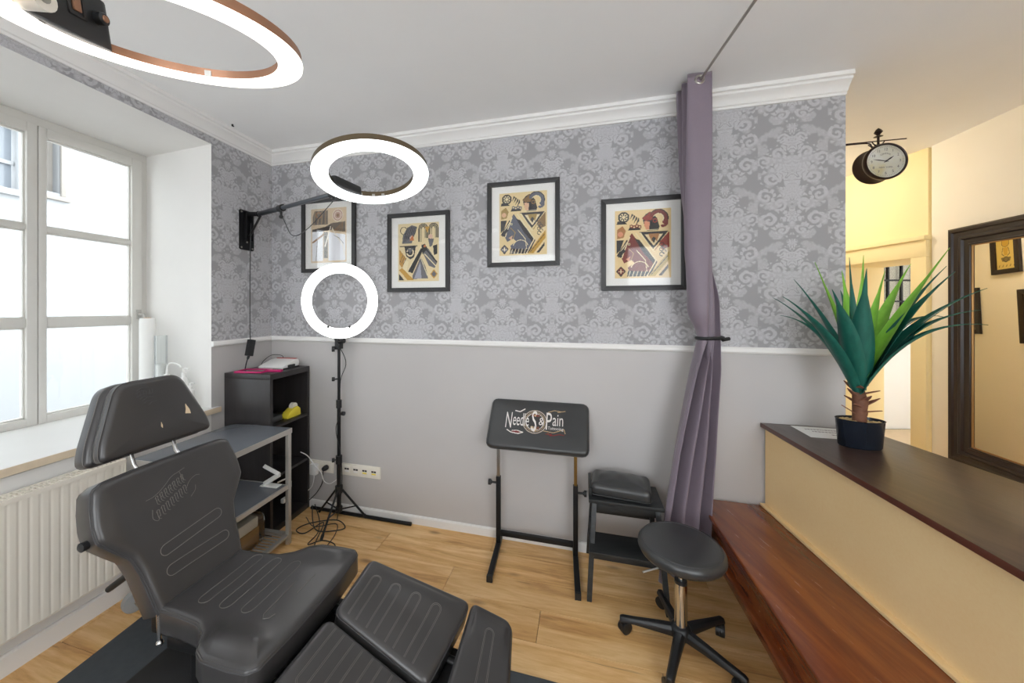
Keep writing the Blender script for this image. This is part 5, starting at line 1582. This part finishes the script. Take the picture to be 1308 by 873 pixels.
def leaf(tip, mid_up, wid, mat, z0, flat=0.0):
    tip = np.array(tip, float); b0 = np.array([PX_ - 0.008, PY_, z0])
    d = tip - b0; hd_ = unit(np.array([d[0], d[1], 0])) if np.hypot(d[0], d[1]) > 0.02 else np.array([0, -1.0, 0])
    b0 = b0 + hd_ * 0.012
    ctrl = b0 + d * 0.42 + ZZ * mid_up * 1.7
    side = np.cross(ZZ, hd_); N = 14
    def row(t):
        p = (1 - t) ** 2 * b0 + 2 * t * (1 - t) * ctrl + t * t * tip
        tg = unit(2 * (1 - t) * (ctrl - b0) + 2 * t * (tip - ctrl))
        n = unit(np.cross(side, tg))
        if n @ (ZZ * 1.0 - hd_) < 0: n = -n
        w = 1.62 * wid * (0.55 + 0.75 * math.sin(math.pi * min(1, t * 1.15 + 0.10)) ** 0.8) * (1 - t ** 2.2) * 0.8 + 0.0008
        return p, n, w
    vs = []
    for i in range(N + 1):
        p, n, w = row(i / N)
        vs += [p - side * w + n * w * 0.38, p - side * w * .5 + n * w * .10, p, p + side * w * .5 + n * w * .10, p + side * w + n * w * 0.38]
    vs2 = []
    for i in range(N + 1):
        p, n, w = row(i / N); th = 0.0016
        vs2 += [p - side * w + n * (w * 0.38 - th * .3), p - side * w * .5 + n * (w * .10 - th), p - n * th, p + side * w * .5 + n * (w * .10 - th), p + side * w + n * (w * 0.38 - th * .3)]
    k = len(vs); fs_ = []
    for i in range(N):
        for j in range(4):
            a = i * 5 + j
            fs_.append((a, a + 1, a + 6, a + 5)); fs_.append((k + a, k + a + 5, k + a + 6, k + a + 1))
        fs_.append((i * 5, i * 5 + 5, k + i * 5 + 5, k + i * 5)); fs_.append((i * 5 + 4, k + i * 5 + 4, k + i * 5 + 9, i * 5 + 9))
    mb = MB(); mb.add(vs + vs2, fs_)
    mb.build('leaf', mat, pt_, smooth=True, angle=60)
LD, LL = M['leaf_dark'], M['leaf_light']
for tip, up, w, m_, z0 in (
    ((1.418, 1.75, 1.566), 0.115, 0.016, LD, 1.185), ((1.373, 1.68, 1.654), 0.085, 0.020, LD, 1.195), ((1.568, 1.85, 1.747), 0.07, 0.020, LD, 1.215),
    ((1.720, 1.90, 1.841), 0.05, 0.024, LL, 1.245), ((1.749, 1.95, 1.634), 0.06, 0.016, LD, 1.22), ((1.581, 1.66, 1.686), 0.08, 0.027, LD, 1.205),
    ((1.800, 1.80, 1.852), 0.03, 0.020, LD, 1.25), ((1.922, 1.85, 1.871), 0.02, 0.018, LL, 1.25), ((1.718, 1.64, 1.780), 0.03, 0.032, LD, 1.225),
    ((2.031, 1.85, 1.791), 0.03, 0.018, LL, 1.25), ((2.221, 1.90, 1.833), 0.06, 0.020, LL, 1.245), ((2.168, 1.70, 1.883), 0.03, 0.025, LL, 1.24),
    ((2.217, 1.75, 1.803), 0.06, 0.020, LD, 1.23), ((2.116, 1.64, 1.766), 0.075, 0.034, LD, 1.19), ((2.206, 1.60, 1.689), 0.10, 0.026, LD, 1.20),
    ((2.151, 1.58, 1.593), 0.12, 0.026, LD, 1.195), ((2.100, 1.52, 1.531), 0.135, 0.026, LD, 1.185), ((2.142, 1.70, 1.560), 0.15, 0.026, LD, 1.20),
    ((1.95, 2.00, 1.70), 0.08, 0.022, LD, 1.22), ((1.62, 2.05, 1.66), 0.08, 0.022, LD, 1.21), ((1.88, 1.92, 1.80), 0.04, 0.022, LL, 1.24)):
    leaf(tip, up, w, m_, z0)

# ------------------------------------------------------------------ station clock on the wall end
KC = np.array([2.367, 2.150, 2.470])
ck_ = thing('wall_clock', 'round dark station clock on a wrought bracket at the wall end', 'clock', tuple(KC))
kn = -UL                                                # axis into the depth; faces the room with -kn
KU = unit(np.cross(kn, ZZ)); KF = Fr(KC, KU, ZZ, -kn)   # u right, v up, w toward the room
CR = 0.108
MB().lathe(KF, [(0.02, -0.118), (CR * .80, -0.118), (CR * .97, -0.100), (CR * .97, -0.092), (CR * .90, -0.085), (CR * .90, -0.030), (CR * .97, -0.024), (CR, -0.010), (CR, 0.0), (CR * .95, 0.006), (CR * .90, 0.004), (CR * .885, -0.004), (0.02, -0.004)], 56).build('case', M['clock_black'], ck_, smooth=True, angle=50)
def dial_mat():
    m = NT('clock_dial')
    v = m.obj()
    nd = m.noise(v, 9, 3)
    m.set(Base_Color=m.ramp(nd, [(0.30, rgb(250, 251, 248)), (0.58, rgb(246, 243, 226)), (0.80, rgb(236, 222, 160))]), Roughness=0.5)
    return m.m
di = MB().lathe(KF.at(0, 0, -0.0038), [(0.001, 0.0012), (CR * .885, 0.0012)], 48).build('dial', dial_mat(), ck_)
mb = MB()
for i in range(12):
    a = math.pi / 2 - 2 * math.pi * (i + 1) / 12
    add_text(mb, KF.at(0, 0, -0.0022), str(i + 1), 0.022, 0.070 * math.cos(a), 0.070 * math.sin(a), 0.9, 1)
add_text(mb, KF.at(0, 0, -0.0022), 'NEW YORK', 0.013, 0.0, -0.036)
for i, ch in enumerate('CENTRAL'):
    a = math.radians(120 - i * 10)
    add_text(mb, KF.at(0, 0, -0.0022), ch, 0.013, 0.045 * math.cos(a), 0.045 * math.sin(a), rot=a - math.pi / 2)
mb.build('numerals', M['ink_soft'], di, normals=False)
mb = MB()
for i in range(60):
    a = 2 * math.pi * i / 60
    f = Fr(KF(0.086 * math.cos(a), 0.086 * math.sin(a), -0.0022), -math.sin(a) * KU + math.cos(a) * ZZ, math.cos(a) * KU + math.sin(a) * ZZ, KF.W)
    mb.box(f, (-0.0006, 0.0006), (-0.003, 0.003), (0, 0.0004))
mb.build('minute_track', M['ink_soft'], di)
def hand(name, hour_angle, L, w):
    a = math.pi / 2 - hour_angle; u = math.cos(a) * KU + math.sin(a) * ZZ; q = np.cross(KF.W, u)
    f = Fr(KC + KF.W * 0.0005, u, q, KF.W)
    MB().prism(f, [(-0.012, -w * .5), (L * .55, -w), (L, 0), (L * .55, w), (-0.012, w * .5)], 0, 0.001).build(name, M['ink'], ck_)
hand('hour_hand', 2 * math.pi * (1.79 / 12), 0.048, 0.004)
hand('minute_hand', 2 * math.pi * (47 / 60), 0.066, 0.0025)
MB().lathe(KF.at(0, 0, 0.0005), [(0.005, 0), (0.005, 0.002), (0.002, 0.003)], 14).build('hand_cap', M['ink'], ck_, smooth=True)
BRF = Fr(KC - UL * 0.055 + ZZ * 0.0, UB, -UL, ZZ)
mb = MB(); wx = -float((KC - HALL.o) @ NL) - 0.0
mb.tube([BRF(wx - 0.02, 0, 0.142), BRF(0.135, 0, 0.142)], 0.0035, 8)
mb.tube(spline([BRF(wx - 0.02, 0, 0.095), BRF(wx + 0.10, 0, 0.13), BRF(-0.06, 0, 0.135), BRF(-0.03, 0, 0.11), BRF(0.0, 0, 0.10)], 6), 0.004, 8)
mb.tube([BRF(0, 0, 0.10), BRF(0, 0, 0.17)], 0.006, 10)
mb.build('bracket', M['clock_black'], ck_, smooth=True)
mb = MB(); mb.lathe(BRF.at(0, 0, 0.165), [(0.004, 0), (0.022, 0.004), (0.016, 0.008), (0.006, 0.012), (0.020, 0.030), (0.012, 0.046), (0.001, 0.056)], 8)
mb.build('finial', M['clock_black'], ck_, smooth=True, angle=30)
mb = MB()
for s_ in (-1, 1):
    mb.tube(spline([BRF(0, 0, 0.105), BRF(s_ * 0.018, 0, 0.122), BRF(s_ * 0.030, 0, 0.138)], 5), [0.006] * 5 + [0.003] * 6, 8)
    mb.tube(spline([BRF(s_ * 0.015, 0, 0.10), BRF(s_ * 0.035, 0, 0.112), BRF(s_ * 0.05, 0, 0.124)], 5), [0.006] * 5 + [0.003] * 6, 8)
mb.build('scroll_leaves', M['clock_black'], ck_, smooth=True)
MB().box(Fr(HALL(float((KC - HALL.o) @ -UL) + 0.055, 0.0, KC[2] + 0.12), -UL, NL, ZZ), (-0.012, 0.012), (0.001, 0.006), (-0.06, 0.05)).build('wall_plate', M['clock_black'], ck_)

# ------------------------------------------------------------------ mirror and the prints it reflects
mr = thing('wall_mirror', 'tall mirror in a dark moulded frame on the cream wall', 'mirror', tuple(RW(0.1, 0.02, 0.48)))
mu0, mu1, mz0, mz1 = -0.62, 0.428, 0.475, 2.185
def mframe(prof, name, mat_, bev=0.0):
    """mitred frame: profile (inset, depth)"""
    n = len(prof); cs_ = [(mu0, mz0, 1, 1), (mu1, mz0, -1, 1), (mu1, mz1, -1, -1), (mu0, mz1, 1, -1)]
    vs = [RW(u + su * i, d, z + sz * i) for u, z, su, sz in cs_ for i, d in prof]
    fs_ = [(c * n + k, c * n + (k + 1) % n, ((c + 1) % 4) * n + (k + 1) % n, ((c + 1) % 4) * n + k) for c in range(4) for k in range(n)]
    return MB().add(vs, fs_).build(name, mat_, mr, smooth=True, angle=25)
mframe([(0, 0.002), (0, 0.045), (0.010, 0.052), (0.028, 0.050), (0.036, 0.040), (0.060, 0.036), (0.072, 0.044), (0.086, 0.040), (0.094, 0.028), (0.120, 0.024), (0.126, 0.030), (0.134, 0.028), (0.136, 0.014), (0.136, 0.002)], 'frame', M['mirror_frame'])
mframe([(0.134, 0.016), (0.134, 0.020), (0.140, 0.020), (0.142, 0.012), (0.142, 0.008)], 'gilt_slip', M['gold_line'])
MB().box(RW, (mu0 + 0.13, mu1 - 0.13), (0.008, 0.014), (mz0 + 0.13, mz1 - 0.13)).build('mirror_glass', M['mirror'], mr)

def hall_print(label, s0, s1, z0, z1, roll, figure):
    c = HALL((s0 + s1) / 2, 0.003, (z0 + z1) / 2)
    root = thing('hall_print', label, 'picture', tuple(c), 'small dark framed prints in the hall')
    cr, sr_ = math.cos(roll), math.sin(roll)
    f = Fr(c, UL * cr + ZZ * sr_, ZZ * cr - UL * sr_, NL)
    w, h, bw = (s1 - s0) / 2, (z1 - z0) / 2, 0.045
    mb = MB()
    for a, b, cc, d in (((-w, -h), (w, -h), (w - bw, -h + bw), (-w + bw, -h + bw)), ((w, -h), (w, h), (w - bw, h - bw), (w - bw, -h + bw)),
                        ((w, h), (-w, h), (-w + bw, h - bw), (w - bw, h - bw)), ((-w, h), (-w, -h), (-w + bw, -h + bw), (-w + bw, h - bw))):
        mb.prism(f, [a, b, cc, d], 0.0, 0.024)
    mb.build('frame', M['mirror_frame'], root, bevel=0.002)
    cv = Canvas(40, 76, (216, 190, 110), h / w)
    K = (84, 72, 44); G = (196, 158, 60)
    for i in range(9):
        a = math.pi * (0.1 + 0.1 * i); cv.line([(.5 + .2 * math.cos(a), .80 + .10 * math.sin(a)), (.5 + .42 * math.cos(a), .80 + .19 * math.sin(a))], .03, K)
    cv.circ(.5, .76, .20, G).circ(.5, .76, .21, K, .185).poly([(.36, .62), (.64, .62), (.58, .40), (.42, .40)], G).line([(.36, .62), (.30, .44), (.44, .36)], .03, K).line([(.64, .62), (.70, .44), (.56, .36)], .03, K)
    cv.poly([(.24, .34), (.76, .34), (.70, .22), (.30, .22)], (120, 106, 66)).circ(.5, .28, .14, K, .10)
    for i in range(5):
        cv.line([(.12 + .19 * i, .07), (.16 + .19 * i, .12)], .03, K)
    cv.build('print', f, 2 * (w - bw) + .004, 2 * (h - bw) + .004, root, M['vcol'], 0.010)
hall_print('gold tarot-like print in a dark frame, upper one reflected in the mirror', 2.115, 2.375, 1.94, 2.37, math.radians(3), 0)
hall_print('gold print in a dark frame, reflected at the right edge of the mirror', 1.83, 2.120, 1.275, 1.785, math.radians(3), 0)
hall_print('pale print in a dark frame, reflected at the left edge of the mirror', 2.49, 2.76, 1.325, 1.81, math.radians(3), 0)

# hall lamp that warms the corridor (behind the partition)
hl = thing('ceiling_lamp', 'warm glass ceiling lamp in the corridor behind the partition', 'lamp', (2.85, 3.55, CEIL - 0.14))
lf = Fr((2.85, 3.55, CEIL), (1, 0, 0), (0, 1, 0), ZZ)
MB().lathe(lf, [(0.11, -0.001), (0.11, -0.025), (0.06, -0.03)], 24).build('canopy', M['brass'], hl, smooth=True)
MB().lathe(lf, [(0.09, -0.03), (0.14, -0.06), (0.13, -0.11), (0.06, -0.14), (0.001, -0.145)], 28).build('shade', M['emit_hall'], hl, smooth=True)

# ------------------------------------------------------------------ floor mat and reclining tattoo chair
mt_ = MB()
mf = Fr((-1.74, 2.075, 0), UB, NB, ZZ)
mt_.prism(Fr((0, 0, 0), (1, 0, 0), (0, 1, 0), ZZ), round_outline([(-1.745, 2.10), (0.62, 1.466), (0.28, 0.20), (-2.02, 0.20)], 0.03), 0.0003, 0.006)
mo_ = mt_.build('floor_mat', M['mat_grey'], bevel=0.002)
tag(mo_, 'dark grey floor mat under the black reclining chair', 'mat')

CO = np.array([-1.13, 1.475, 0.0]); YAW = -0.23
CL = np.array([math.cos(YAW), math.sin(YAW), 0]); CW = np.array([-math.sin(YAW), math.cos(YAW), 0])
CH = Fr(CO, CL, CW, ZZ)
tc = thing('tattoo_chair', 'black leather reclining tattoo chair with headrest and split leg pads', 'chair', tuple(CH(0.3, 0, 0)))
ST, DT = M['thread'], M['dark_thread']

# backrest
rho = 0.373
BKF = Fr(CH(0, 0, 0.52), CW, -CL * math.sin(rho) + ZZ * math.cos(rho), CL * math.cos(rho) + ZZ * math.sin(rho))
hb = [(0.172, -0.025), (0.182, 0.06), (0.190, 0.14), (0.205, 0.205), (0.245, 0.258), (0.278, 0.305), (0.280, 0.36), (0.272, 0.42), (0.258, 0.480), (0.225, 0.497), (0.12, 0.502)]
BK = Cushion(hb + [(-a, b) for a, b in reversed(hb)], 0.105, 0.026, 0.004,
             lambda u, v: 0.010 * math.exp(-((abs(u) - 0.235) / 0.035) ** 2) * math.exp(-((v - 0.36) / 0.10) ** 2) - 0.008 * math.exp(-(u / 0.16) ** 2 - ((v - 0.30) / 0.2) ** 2), n=140)
bo = BK.mesh(BKF).build('backrest', M['leather'], tc, smooth=True, angle=60)
mb = MB(); BK.seam(BKF, mb, 0.12, 0.0018); BK.seam(BKF, mb, 0.32, 0.0012); mb.build('piping', DT, bo, smooth=True)
mb = MB()
BK.stitch(BKF, mb, capsule((-0.105, 0.172), (0.108, 0.196), 0.0195), 0.0014, True)
BK.stitch(BKF, mb, capsule((-0.104, 0.095), (0.110, 0.096), 0.0195), 0.0014, True)
mb.build('stitching', ST, bo, smooth=True)
# embroidered script on the backrest: two lines of tall blackletter strokes with long flourishes
mb = MB()
def stroke(pts, r=0.0009):
    BK.stitch(BKF, mb, [tuple(p[:2]) for p in spline([(a, b, 0) for a, b in pts], 5)], r)
stroke([(-0.125, 0.372), (-0.10, 0.374), (-0.07, 0.386), (-0.045, 0.402), (-0.02, 0.420), (0.012, 0.428)])
stroke([(0.012, 0.428), (0.035, 0.434)]); stroke([(0.012, 0.428), (0.020, 0.385)])
for i in range(7):                                     # upper line of letters, lower line of letters
    x, y = -0.092 + i * 0.0175, 0.338 + i * 0.0065
    stroke([(x, y + 0.030), (x + 0.001, y + 0.006), (x + 0.008, y)]); stroke([(x + 0.007, y + 0.036), (x + 0.008, y + 0.014), (x + 0.014, y + 0.006)])
    stroke([(x - 0.003, y + 0.026), (x + 0.003, y + 0.034), (x + 0.010, y + 0.030)]); stroke([(x + 0.001, y + 0.017), (x + 0.008, y + 0.021)])
for i in range(7):
    x, y = -0.100 + i * 0.0185, 0.286 + i * 0.0075
    stroke([(x, y + 0.032), (x + 0.001, y + 0.006), (x + 0.009, y)]); stroke([(x + 0.008, y + 0.036), (x + 0.009, y + 0.010)])
    stroke([(x - 0.003, y + 0.028), (x + 0.004, y + 0.036), (x + 0.011, y + 0.031)])
stroke([(-0.112, 0.330), (-0.118, 0.300), (-0.104, 0.284), (-0.094, 0.300)]); stroke([(0.022, 0.352), (0.040, 0.374), (0.066, 0.386), (0.085, 0.382)])
stroke([(0.030, 0.312), (0.052, 0.330), (0.058, 0.348)])
mb.build('embroidery', ST, bo, smooth=True)
kb = MB()
for s_ in (-1, 1):
    kf = Fr(BKF(s_ * 0.262, 0.315, -0.060), BKF.V, BKF.W, BKF.U * s_)
    kb = MB(); kb.lathe(kf, [(0.006, 0.0), (0.006, 0.014), (0.015, 0.016), (0.016, 0.034), (0.010, 0.038)], 14)
    kb.build('clamp_knob', M['black_plastic'], tc, smooth=True)

# headrest: front pad and thicker rear pad
rh = 0.258
HDF = Fr(CH(-0.222, 0, 1.046), CW, -CL * math.sin(rh) + ZZ * math.cos(rh), CL * math.cos(rh) + ZZ * math.sin(rh))
ho_ = round_outline([(-0.212, -0.012), (0.212, -0.012), (0.204, 0.045), (0.118, 0.268), (-0.118, 0.268), (-0.204, 0.045)], [0.035, 0.035, 0.05, 0.05, 0.05, 0.05])
HP = Cushion(ho_, 0.060, 0.020, 0.010, None, 120)
hp = HP.mesh(HDF).build('headrest', M['leather'], tc, smooth=True, angle=60)
mb = MB(); HP.seam(HDF, mb, 0.15, 0.002); mb.build('piping', M['ink'], hp, smooth=True)
mb = MB(); HP.seam(HDF, mb, 0.02, 0.0012); HP.seam(HDF.at(0, 0, -0.018), mb, 0.0, 0.0012); mb.build('stitching', ST, hp, smooth=True)
H2 = Cushion(round_outline([(-0.222, -0.02), (0.222, -0.02), (0.212, 0.045), (0.122, 0.272), (-0.122, 0.272), (-0.212, 0.045)], 0.045), 0.075, 0.024, 0.0, None, 120)
h2 = H2.mesh(HDF.at(0, 0, -0.061)).build('headrest_rear_pad', M['leather'], tc, smooth=True, angle=60)
mb = MB(); H2.seam(HDF.at(0, 0, -0.061), mb, 0.05, 0.0015); mb.build('stitching', ST, h2, smooth=True)
mb = MB()
for (a, b), (c, d) in (((-.065, .225), (-.02, .232)), ((-.068, .215), (-.03, .218)), ((-.07, .20), (-.015, .205)), ((-.06, .19), (-.03, .193)), ((-.055, .18), (-.01, .19)), ((-.05, .17), (-.02, .172)), ((-.035, .16), (0, .168))):
    mid = ((a + c) / 2, (b + d) / 2 + 0.006)
    HP.stitch(HDF, mb, [tuple(p[:2]) for p in spline([(a, b, 0), (*mid, 0), (c, d, 0)], 4)], 0.0010)
for i in range(6):
    x = -.066 + i * .011
    HP.stitch(HDF, mb, [(x, .196 + i * .002), (x + .002, .214 + i * .002)], 0.0010)
mb.build('embroidery', DT, hp, smooth=True)
# torn patches showing foam
def patch(pts):
    mb = MB(); n = len(pts)
    top_ = [HDF(u, v, HP.height(u, v) + 0.0012) for u, v in pts]; bot = [HDF(u, v, HP.height(u, v) - 0.002) for u, v in pts]
    mb.add(top_ + bot, [tuple(range(n)), tuple(range(n, 2 * n))[::-1]] + [(i, (i + 1) % n, n + (i + 1) % n, n + i) for i in range(n)])
    mb.build('tear', M['foam'], hp)
patch([(0.098, 0.086), (0.122, 0.080), (0.120, 0.100), (0.107, 0.128), (0.104, 0.105)])
patch([(-0.006, 0.060), (-0.004, 0.078), (0.000, 0.064), (-0.001, 0.052)])
mb = MB()
for s_ in (-0.075, 0.085):
    mb = MB(); mb.tube([HDF(s_, 0.01, -0.075), HDF(s_, -0.06, -0.070), BKF(s_, 0.46, -0.06)], 0.0075, 10)
    mb.build('headrest_post', M['chrome'], tc, smooth=True)

# seat
def sb(u, v):
    lobe = 0.030 * math.exp(-((abs(v) - 0.245) / 0.055) ** 2) * (1 / (1 + math.exp(-(u - 0.27) / 0.03)))
    return lobe - 0.006 * math.exp(-((u - 0.25) / 0.16) ** 2 - (v / 0.14) ** 2)
sh = [(-0.015, 0.168), (0.10, 0.174), (0.185, 0.184), (0.235, 0.212), (0.275, 0.262), (0.325, 0.285), (0.43, 0.290), (0.495, 0.286), (0.520, 0.262), (0.532, 0.12)]
SE = Cushion([(a, b) for a, b in sh] + [(a, -b) for a, b in reversed(sh)], 0.105, 0.024, 0.004, sb, 150)
SFm = lambda u, v, h=0.0: CH(u, v, 0.522 + h)
se = SE.mesh(SFm).build('seat', M['leather'], tc, smooth=True, angle=60)
mb = MB(); SE.seam(SFm, mb, 0.15, 0.0018); SE.seam(SFm, mb, 0.38, 0.0012); mb.build('piping', DT, se, smooth=True)
mb = MB()
for i in range(3):
    u = 0.118 + i * 0.096
    SE.stitch(SFm, mb, capsule((u, -0.098), (u, 0.125), 0.023), 0.0011, True)
SE.stitch(SFm, mb, [(0.382, 0.05), (0.386, -0.11), (0.400, -0.128), (0.418, -0.12), (0.424, -0.10)], 0.0015)
SE.stitch(SFm, mb, [(0.43, 0.0), (0.43, 0.10)], 0.0013)
mb.build('stitching', ST, se, smooth=True)
MB().box(CH, (-0.075, -0.005), (-0.150, 0.150), (0.400, 0.500)).build('hinge_block', M['black_metal'], tc, bevel=0.006)
MB().box(CH, (0.02, 0.50), (-0.165, 0.165), (0.375, 0.418)).build('seat_frame', M['black_metal'], tc, bevel=0.006)
for s_ in (-1, 1):
    mb = MB(); mb.tube([CH(-0.015, s_ * 0.166, 0.50), CH(-0.005, s_ * 0.170, 0.405)], 0.007, 10); mb.ball(CH(-0.003, s_ * 0.170, 0.395), 0.012)
    mb.build('recline_rod', M['chrome'], tc, smooth=True)

# leg pads and foot pad on measured corners
def quad_fr(A, B, C, D):
    """u: A->B (length), v: D->A (across), corners at (0,1),(1,1),(1,0),(0,0)"""
    A, B, C, D = (np.array(p, float) for p in (A, B, C, D))
    n = unit(np.cross(B - A, A - D));
    if n[2] < 0: n = -n
    return lambda u, v, h=0.0: (A * (1 - u) * v + B * u * v + C * u * (1 - v) + D * (1 - u) * (1 - v)) + n * h
class QCushion(Cushion):
    """cushion over a quad, outline in the unit square with metric inset"""
    def __init__(s, q, Lm, Wm, r_c, th, r, dome, bump=None):
        s.Lm, s.Wm, s.q = Lm, Wm, q
        super().__init__(round_outline([(0, 0), (Lm, 0), (Lm, Wm), (0, Wm)], r_c), th, r, dome, bump, 110)
    def fr(s, u, v, h=0.0):
        return s.q(u / s.Lm, v / s.Wm, h)
def pad_(name, A, B, C, D, rc, th, stitches, bump=None, dome=0.006):
    A, B, C, D = (np.array(p, float) for p in (A, B, C, D))
    Lm = (np.linalg.norm(B - A) + np.linalg.norm(C - D)) / 2; Wm = (np.linalg.norm(A - D) + np.linalg.norm(B - C)) / 2
    Q = QCushion(quad_fr(A, B, C, D), Lm, Wm, rc, th, 0.022, dome, bump)
    o = Q.mesh(Q.fr).build(name, M['leather'], tc, smooth=True, angle=60)
    mb = MB(); Q.seam(Q.fr, mb, 0.15, 0.0016); mb.build('piping', DT, o, smooth=True)
    mb = MB()
    for c0, c1, hw_ in stitches:
        u0 = c0[0] * Lm; va, vb = c0[1] * Wm, c1[1] * Wm; sg = 1 if vb > va else -1
        for h_, r_ in ((hw_, 0.0010), (hw_ - 0.0045, 0.0008)):
            pts = [(u0 - h_, va + (vb - va) * i / 10) for i in range(11)]
            pts += [(u0 - h_ * math.cos(math.pi * i / 10), vb + sg * h_ * math.sin(math.pi * i / 10)) for i in range(1, 10)]
            pts += [(u0 + h_, vb + (va - vb) * i / 10) for i in range(11)]
            Q.stitch(Q.fr, mb, pts, r_)
    mb.build('stitching', ST, o, smooth=True)
    return Q
lobe = lambda u, v: 0.016 * math.exp(-((v - 0.235) / 0.05) ** 2) * math.exp(-((u - 0.27) / 0.16) ** 2)
FA, FB, FC_, FD = (-0.505, 1.612, 0.500), (-0.055, 1.502, 0.395), (-0.190, 1.205, 0.350), (-0.556, 1.338, 0.490)
pad_('leg_rest', FA, FB, FC_, FD, 0.035, 0.095, [((0.17 + 0.20 * i, 0.07), (0.17 + 0.20 * i, 0.66), 0.021) for i in range(4)], lobe)
NA, NB_, NC_, ND = (-0.566, 1.318, 0.490), (-0.198, 1.183, 0.350), (-0.300, 0.900, 0.350), (-0.640, 1.010, 0.500)
lobe2 = lambda u, v: 0.016 * math.exp(-((v - 0.06) / 0.05) ** 2) * math.exp(-((u - 0.27) / 0.16) ** 2)
pad_('leg_rest', NA, NB_, NC_, ND, 0.035, 0.095, [((0.17 + 0.20 * i, 0.93), (0.17 + 0.20 * i, 0.36), 0.021) for i in range(4)], lobe2)
TA, TB, TC_, TD = (-0.052, 1.522, 0.380), (0.112, 1.462, 0.345), (0.050, 0.92, 0.330), (-0.190, 0.93, 0.345)
pad_('foot_rest', TA, TB, TC_, TD, [0.03, 0.04, 0.05, 0.03], 0.085, [((0.52, 0.06), (0.52, 0.80), 0.020)], lambda u, v: 0.012 * math.exp(-((v - 0.50) / 0.06) ** 2))
# understructure
mb = MB(); mb.tube([CH(0.45, 0.12, 0.395), (-0.08, 1.36, 0.26)], 0.016, 10); mb.tube([CH(0.45, -0.12, 0.395), (-0.20, 1.06, 0.25)], 0.016, 10)
mb.tube([(-0.10, 1.36, 0.262), (0.02, 1.30, 0.235)], 0.014, 10)
mb.build('leg_rest_bars', M['black_metal'], tc, smooth=True)
mb = MB(); mb.prism(WORLD, [(-0.66, 1.56), (-0.50, 1.53), (-0.60, 1.02), (-0.76, 1.06)], 0.335, 0.365); mb.build('hinge_plate', M['black_metal'], tc, bevel=0.004)
mb = MB(); mb.add([(-0.56, 1.50, .375), (-0.05, 1.40, .265), (-0.20, .95, .225), (-0.66, 1.06, .370), (-0.56, 1.50, .355), (-0.05, 1.40, .245), (-0.20, .95, .205), (-0.66, 1.06, .350)], [(0, 1, 2, 3), (7, 6, 5, 4), (0, 4, 5, 1), (1, 5, 6, 2), (2, 6, 7, 3), (3, 7, 4, 0)]); mb.build('leg_rest_plate', M['black_metal'], tc)
mb = MB(); mb.prism(WORLD, [(-0.10, 1.47), (0.06, 1.42), (0.0, 0.95), (-0.22, 0.95)], 0.232, 0.245); mb.build('foot_rest_plate', M['black_metal'], tc)
cb_ = MB(); cb_.box(CH, (0.08, 0.40), (-0.13, 0.13), (0.14, 0.376)); cb_.build('lift_column', M['black_metal'], tc, bevel=0.012)
cb_ = MB(); cb_.box(CH, (-0.26, 0.62), (-0.19, 0.19), (0.03, 0.14)); cb_.build('base', M['black_metal'], tc, bevel=0.015)
for u, v in ((-0.22, -0.15), (-0.22, 0.15), (0.57, -0.15), (0.57, 0.15)):
    cb_ = MB(); cb_.lathe(CH.at(u, v, 0.0065), [(0.028, 0), (0.028, 0.012), (0.018, 0.026)], 14); cb_.build('base_foot', M['black_plastic'], tc, smooth=True)
mb = MB(); mb.tube([CH(-0.25, 0.16, 0.095), (-1.80, 1.93, 0.062)], 0.014, 10); mb.build('wheel_bar', M['black_metal'], tc, smooth=True)
wf = Fr((-1.855, 1.925, 0.052), unit((0.5, 0.87, 0)), ZZ)
mb = MB(); mb.lathe(wf, [(0.030, -0.022), (0.050, -0.018), (0.052, 0.0), (0.050, 0.018), (0.030, 0.022)], 24); wo_ = mb.build('transport_wheel', M['grey_plastic'], tc, smooth=True, angle=50)
mb = MB(); mb.tube([wf(0, 0, -0.03), wf(0, 0, 0.06)], 0.008, 8); mb.build('axle', M['steel'], wo_, smooth=True)
lv = [BKF(-0.13, 0.10, -0.10), np.array([-1.70, 1.75, 0.33]), np.array([-1.80, 1.75, 0.256])]
mb = MB(); mb.tube(lv[:2], 0.008, 10); lo_ = mb.build('release_lever', M['chrome'], tc, smooth=True)
mb = MB(); mb.tube([lv[1], lv[2]], 0.015, 12); mb.tube([lv[2], lv[2] + 0.12 * (lv[2] - lv[1])], 0.014, 12); mb.build('lever_grip', M['black_plastic'], lo_, smooth=True)
